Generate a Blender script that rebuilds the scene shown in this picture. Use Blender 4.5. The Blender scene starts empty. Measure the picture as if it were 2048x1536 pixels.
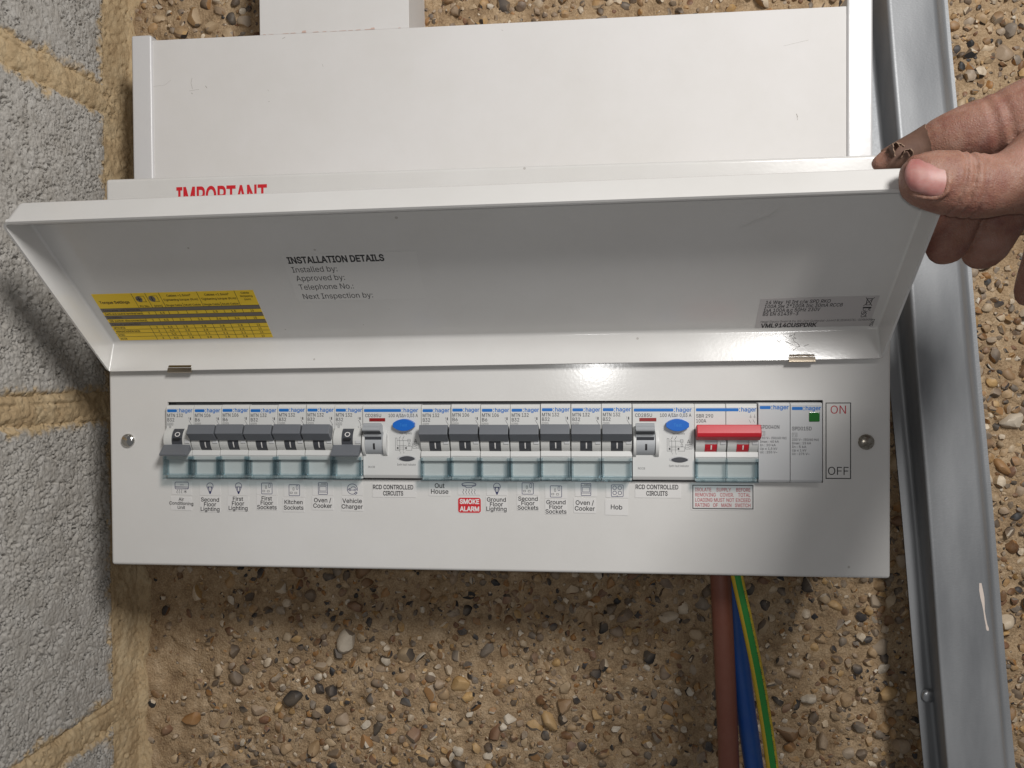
import bpy, bmesh, math, random, json
import numpy as np
from mathutils import Vector, Matrix
from mathutils.geometry import delaunay_2d_cdt

S = 0.001                                   # everything below is written in millimetres
rng = random.Random(7)
SC = bpy.context.scene
COL = SC.collection

# ------------------------------------------------------------------ camera
CAM = (257.06, -467.17, 18.09)
RX, RY, RZ, FPX = -0.0174, 0.0067, 0.0988, 1607.3


def cam_matrix():
    cx, sx, cy, sy, cz, sz = math.cos(RX), math.sin(RX), math.cos(RY), math.sin(RY), math.cos(RZ), math.sin(RZ)
    a = Matrix(((cz, -sz, 0), (sz, cz, 0), (0, 0, 1)))
    b = Matrix(((1, 0, 0), (0, cx, -sx), (0, sx, cx)))
    c = Matrix(((cy, 0, sy), (0, 1, 0), (-sy, 0, cy)))
    return a @ b @ c


CM = cam_matrix()
cam = bpy.data.cameras.new('camera')
cam.sensor_width = 36.0
cam.lens = 36.0 * FPX / 2048.0
cam.clip_start = 0.01
cam.clip_end = 50.0
camo = bpy.data.objects.new('camera', cam)
COL.objects.link(camo)
r, f, u = CM.col[0], CM.col[1], CM.col[2]
m4 = Matrix((( r[0], u[0], -f[0], CAM[0] * S), (r[1], u[1], -f[1], CAM[1] * S), (r[2], u[2], -f[2], CAM[2] * S), (0, 0, 0, 1)))
camo.matrix_world = m4
SC.camera = camo

# ------------------------------------------------------------------ light and exposure
SC.view_settings.view_transform = 'Standard'
SC.view_settings.look = 'None'
SC.view_settings.exposure = 0.0
SC.view_settings.gamma = 1.0
W = bpy.data.worlds.new('World')
SC.world = W
W.use_nodes = True
W.node_tree.nodes['Background'].inputs[0].default_value = (0.98, 0.98, 1.0, 1)
W.node_tree.nodes['Background'].inputs[1].default_value = 0.142


def lamp(name, kind, loc, target, power, color, **kw):
    d = bpy.data.lights.new(name, kind)
    d.energy = power
    d.color = color
    for k, v in kw.items():
        setattr(d, k, v)
    o = bpy.data.objects.new(name, d)
    COL.objects.link(o)
    o.location = [c * S for c in loc]
    o.rotation_euler = (Vector(target) - Vector(loc)).to_track_quat('-Z', 'Z').to_euler()
    return o


# the work lamp held up on the right, and the little torch of the phone beside its lens
lamp('work_lamp', 'AREA', (620, -760, 500), (200, 0, 0), 8.6, (1.0, 0.98, 0.955), shape='RECTANGLE', size=0.18, size_y=0.24)
lamp('phone_torch', 'POINT', (262, -472, 25), (200, 0, 0), 0.9, (1.0, 0.99, 0.97), shadow_soft_size=0.005)


def at(px, py, y):
    """the point of the plane Y=y that stands at pixel (px, py) of the 2048x1536 photograph"""
    d = CM @ Vector(((px - 1024) / FPX, 1.0, (768 - py) / FPX))
    t = (y - CAM[1]) / d.y
    return Vector(CAM) + d * t


# ------------------------------------------------------------------ materials
MATS = {}


def mat(name, color, rough=0.5, metal=0.0, spec=0.5, bump=None, var=None, coat=0.0, sss=0.0, rvar=None, specks=None):
    """principled material; bump=(scale, strength, distance mm), var=(scale, darker colour, amount)"""
    if name in MATS:
        return MATS[name]
    m = bpy.data.materials.new(name)
    m.use_nodes = True
    nt = m.node_tree
    b = nt.nodes['Principled BSDF']
    b.inputs['Base Color'].default_value = (*color, 1)
    b.inputs['Roughness'].default_value = rough
    b.inputs['Metallic'].default_value = metal
    b.inputs['Specular IOR Level'].default_value = spec
    b.inputs['Coat Weight'].default_value = coat
    tc = nt.nodes.new('ShaderNodeTexCoord')
    if sss:
        b.inputs['Subsurface Weight'].default_value = sss
        b.inputs['Subsurface Radius'].default_value = (0.0035, 0.0014, 0.0008)
        b.inputs['Subsurface Scale'].default_value = 1.0
    if var:
        n = nt.nodes.new('ShaderNodeTexNoise')
        n.inputs['Scale'].default_value = var[0]
        n.inputs['Detail'].default_value = 6
        n.inputs['Roughness'].default_value = 0.65
        nt.links.new(tc.outputs['Object'], n.inputs['Vector'])
        rp = nt.nodes.new('ShaderNodeMapRange')
        rp.inputs[1].default_value = 0.35
        rp.inputs[2].default_value = 0.7
        rp.inputs[4].default_value = var[2]
        nt.links.new(n.outputs['Fac'], rp.inputs[0])
        mx = nt.nodes.new('ShaderNodeMix')
        mx.data_type = 'RGBA'
        mx.inputs[6].default_value = (*color, 1)
        mx.inputs[7].default_value = (*var[1], 1)
        nt.links.new(rp.outputs[0], mx.inputs[0])
        nt.links.new(mx.outputs[2], b.inputs['Base Color'])
    if specks:                                          # small specks of dirt: (cells per metre, colour)
        v = nt.nodes.new('ShaderNodeTexVoronoi')
        v.inputs['Scale'].default_value = specks[0]
        nt.links.new(tc.outputs['Object'], v.inputs['Vector'])
        sp = nt.nodes.new('ShaderNodeSeparateColor')
        nt.links.new(v.outputs['Color'], sp.inputs[0])
        m1 = nt.nodes.new('ShaderNodeMath')
        m1.operation = 'MULTIPLY'
        m1.inputs[1].default_value = 0.055
        nt.links.new(sp.outputs[1], m1.inputs[0])
        m2 = nt.nodes.new('ShaderNodeMath')
        m2.operation = 'LESS_THAN'
        nt.links.new(v.outputs['Distance'], m2.inputs[0])
        nt.links.new(m1.outputs[0], m2.inputs[1])
        m3 = nt.nodes.new('ShaderNodeMath')
        m3.operation = 'GREATER_THAN'
        m3.inputs[1].default_value = 0.66
        nt.links.new(sp.outputs[0], m3.inputs[0])
        m4 = nt.nodes.new('ShaderNodeMath')
        m4.operation = 'MULTIPLY'
        nt.links.new(m2.outputs[0], m4.inputs[0])
        nt.links.new(m3.outputs[0], m4.inputs[1])
        m5 = nt.nodes.new('ShaderNodeMath')
        m5.operation = 'MULTIPLY'
        m5.inputs[1].default_value = 0.55
        nt.links.new(m4.outputs[0], m5.inputs[0])
        ms = nt.nodes.new('ShaderNodeMix')
        ms.data_type = 'RGBA'
        ms.inputs[7].default_value = (*specks[1], 1)
        nt.links.new(m5.outputs[0], ms.inputs[0])
        nt.links.new(b.inputs['Base Color'].links[0].from_socket, ms.inputs[6])
        nt.links.new(ms.outputs[2], b.inputs['Base Color'])
    if rvar:
        n = nt.nodes.new('ShaderNodeTexNoise')
        n.inputs['Scale'].default_value = rvar[0]
        n.inputs['Detail'].default_value = 7
        n.inputs['Distortion'].default_value = 0.8
        nt.links.new(tc.outputs['Object'], n.inputs['Vector'])
        rp = nt.nodes.new('ShaderNodeMapRange')
        rp.inputs[1].default_value, rp.inputs[2].default_value = 0.3, 0.7
        rp.inputs[3].default_value, rp.inputs[4].default_value = rvar[1], rvar[2]
        nt.links.new(n.outputs['Fac'], rp.inputs[0])
        nt.links.new(rp.outputs[0], b.inputs['Roughness'])
    if bump:
        n = nt.nodes.new('ShaderNodeTexNoise')
        n.inputs['Scale'].default_value = bump[0]
        n.inputs['Detail'].default_value = 3
        nt.links.new(tc.outputs['Object'], n.inputs['Vector'])
        bp = nt.nodes.new('ShaderNodeBump')
        bp.inputs['Strength'].default_value = bump[1]
        bp.inputs['Distance'].default_value = bump[2] * S
        nt.links.new(n.outputs['Fac'], bp.inputs['Height'])
        nt.links.new(bp.outputs[0], b.inputs['Normal'])
    MATS[name] = m
    return m


WHITE = mat('white_powder_coat', (0.66, 0.648, 0.628), 0.17, bump=(560, 0.5, 0.05), var=(11, (0.61, 0.595, 0.57), 0.9), rvar=(14, 0.13, 0.26), specks=(62, (0.28, 0.25, 0.22)))
TRUNK = mat('white_painted_trunking', (0.66, 0.642, 0.628), 0.62, bump=(500, 0.3, 0.05), var=(14, (0.61, 0.59, 0.565), 0.8), specks=(70, (0.26, 0.23, 0.2)))
CAP = mat('glossy_white_end_cap', (0.60, 0.592, 0.592), 0.28, bump=(160, 0.5, 0.2))
PLASTIC = mat('pale_grey_plastic', (0.60, 0.60, 0.585), 0.42, bump=(1500, 0.15, 0.05))
PLASTIC2 = mat('cool_grey_plastic', (0.51, 0.515, 0.52), 0.42, bump=(1500, 0.15, 0.05))
RIM = mat('lever_shoulder_plastic', (0.56, 0.56, 0.54), 0.38)
LEVER = mat('slate_grey_plastic', (0.135, 0.143, 0.158), 0.45, bump=(1800, 0.3, 0.06))
DRUM = mat('charcoal_plastic', (0.055, 0.058, 0.066), 0.4)
RCDL = mat('rcd_lever_plastic', (0.38, 0.395, 0.41), 0.35)
RED = mat('red_plastic', (0.50, 0.018, 0.03), 0.38, bump=(1500, 0.2, 0.05))
DRED = mat('dark_red_plastic', (0.24, 0.012, 0.012), 0.3)
BLUE = mat('blue_plastic', (0.012, 0.13, 0.52), 0.3)
LOGO = mat('blue_print', (0.005, 0.14, 0.47), 0.5)
INK = mat('black_ink', (0.025, 0.024, 0.026), 0.5)
GINK = mat('grey_ink', (0.085, 0.085, 0.09), 0.5)
NINK = mat('navy_ink', (0.02, 0.025, 0.10), 0.5)
RINK = mat('red_ink', (0.42, 0.03, 0.045), 0.5)
WINK = mat('white_ink', (0.72, 0.70, 0.68), 0.5)
PALEBLUE = mat('pale_blue_ink', (0.03, 0.22, 0.62), 0.5)
PAPER = mat('white_sticker', (0.665, 0.65, 0.632), 0.34)
CLEARP = mat('pale_sticker', (0.655, 0.642, 0.62), 0.22)
YEL = mat('yellow_sticker', (0.86, 0.59, 0.03), 0.42)
GREYBAND = mat('grey_table_band', (0.17, 0.15, 0.12), 0.45)
STICKRED = mat('red_sticker', (0.56, 0.022, 0.03), 0.35)
BLACKHOLE = mat('black_inside', (0.012, 0.012, 0.013), 0.6)
CHROME = mat('bright_steel', (0.62, 0.61, 0.59), 0.16, metal=1.0)
CLIP = mat('dull_spring_steel', (0.33, 0.28, 0.22), 0.3, metal=1.0)
GREENW = mat('green_window', (0.015, 0.13, 0.018), 0.12, coat=0.6)
PINKD = mat('pink_brick_dust', (0.56, 0.40, 0.34), 0.9)
SCUFF = mat('grey_scuff', (0.30, 0.27, 0.24), 0.8)
SPLASH = mat('paint_splash', (0.62, 0.53, 0.47), 0.7)


def tinted(name, color, gloss):
    m = bpy.data.materials.new(name)
    m.use_nodes = True
    nt = m.node_tree
    nt.nodes.clear()
    o = nt.nodes.new('ShaderNodeOutputMaterial')
    t = nt.nodes.new('ShaderNodeBsdfTransparent')
    t.inputs[0].default_value = (*color, 1)
    g = nt.nodes.new('ShaderNodeBsdfGlossy')
    g.inputs['Color'].default_value = (0.9, 0.97, 1, 1)
    g.inputs['Roughness'].default_value = 0.12
    fr = nt.nodes.new('ShaderNodeFresnel')
    fr.inputs[0].default_value = 1.5
    ad = nt.nodes.new('ShaderNodeMath')
    ad.operation = 'ADD'
    ad.inputs[1].default_value = gloss
    mx = nt.nodes.new('ShaderNodeMixShader')
    ge = nt.nodes.new('ShaderNodeNewGeometry')
    fb = nt.nodes.new('ShaderNodeMath')
    fb.operation = 'SUBTRACT'
    fb.inputs[0].default_value = 1.0
    nt.links.new(ge.outputs['Backfacing'], fb.inputs[1])
    fm = nt.nodes.new('ShaderNodeMath')
    fm.operation = 'MULTIPLY'
    fr.inputs[0].default_value = 1.46
    nt.links.new(fr.outputs[0], fm.inputs[0])
    nt.links.new(fb.outputs[0], fm.inputs[1])
    nt.links.new(fm.outputs[0], ad.inputs[0])
    nt.links.new(ad.outputs[0], mx.inputs[0])
    nt.links.new(t.outputs[0], mx.inputs[1])
    nt.links.new(g.outputs[0], mx.inputs[2])
    nt.links.new(mx.outputs[0], o.inputs[0])
    MATS[name] = m
    return m


GLASS = tinted('clear_blue_plastic', (0.93, 0.952, 0.955), 0.012)
GLASSE = tinted('clear_blue_plastic_edge', (0.80, 0.865, 0.885), 0.09)


# ------------------------------------------------------------------ mesh building
_textcache = {}
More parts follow.
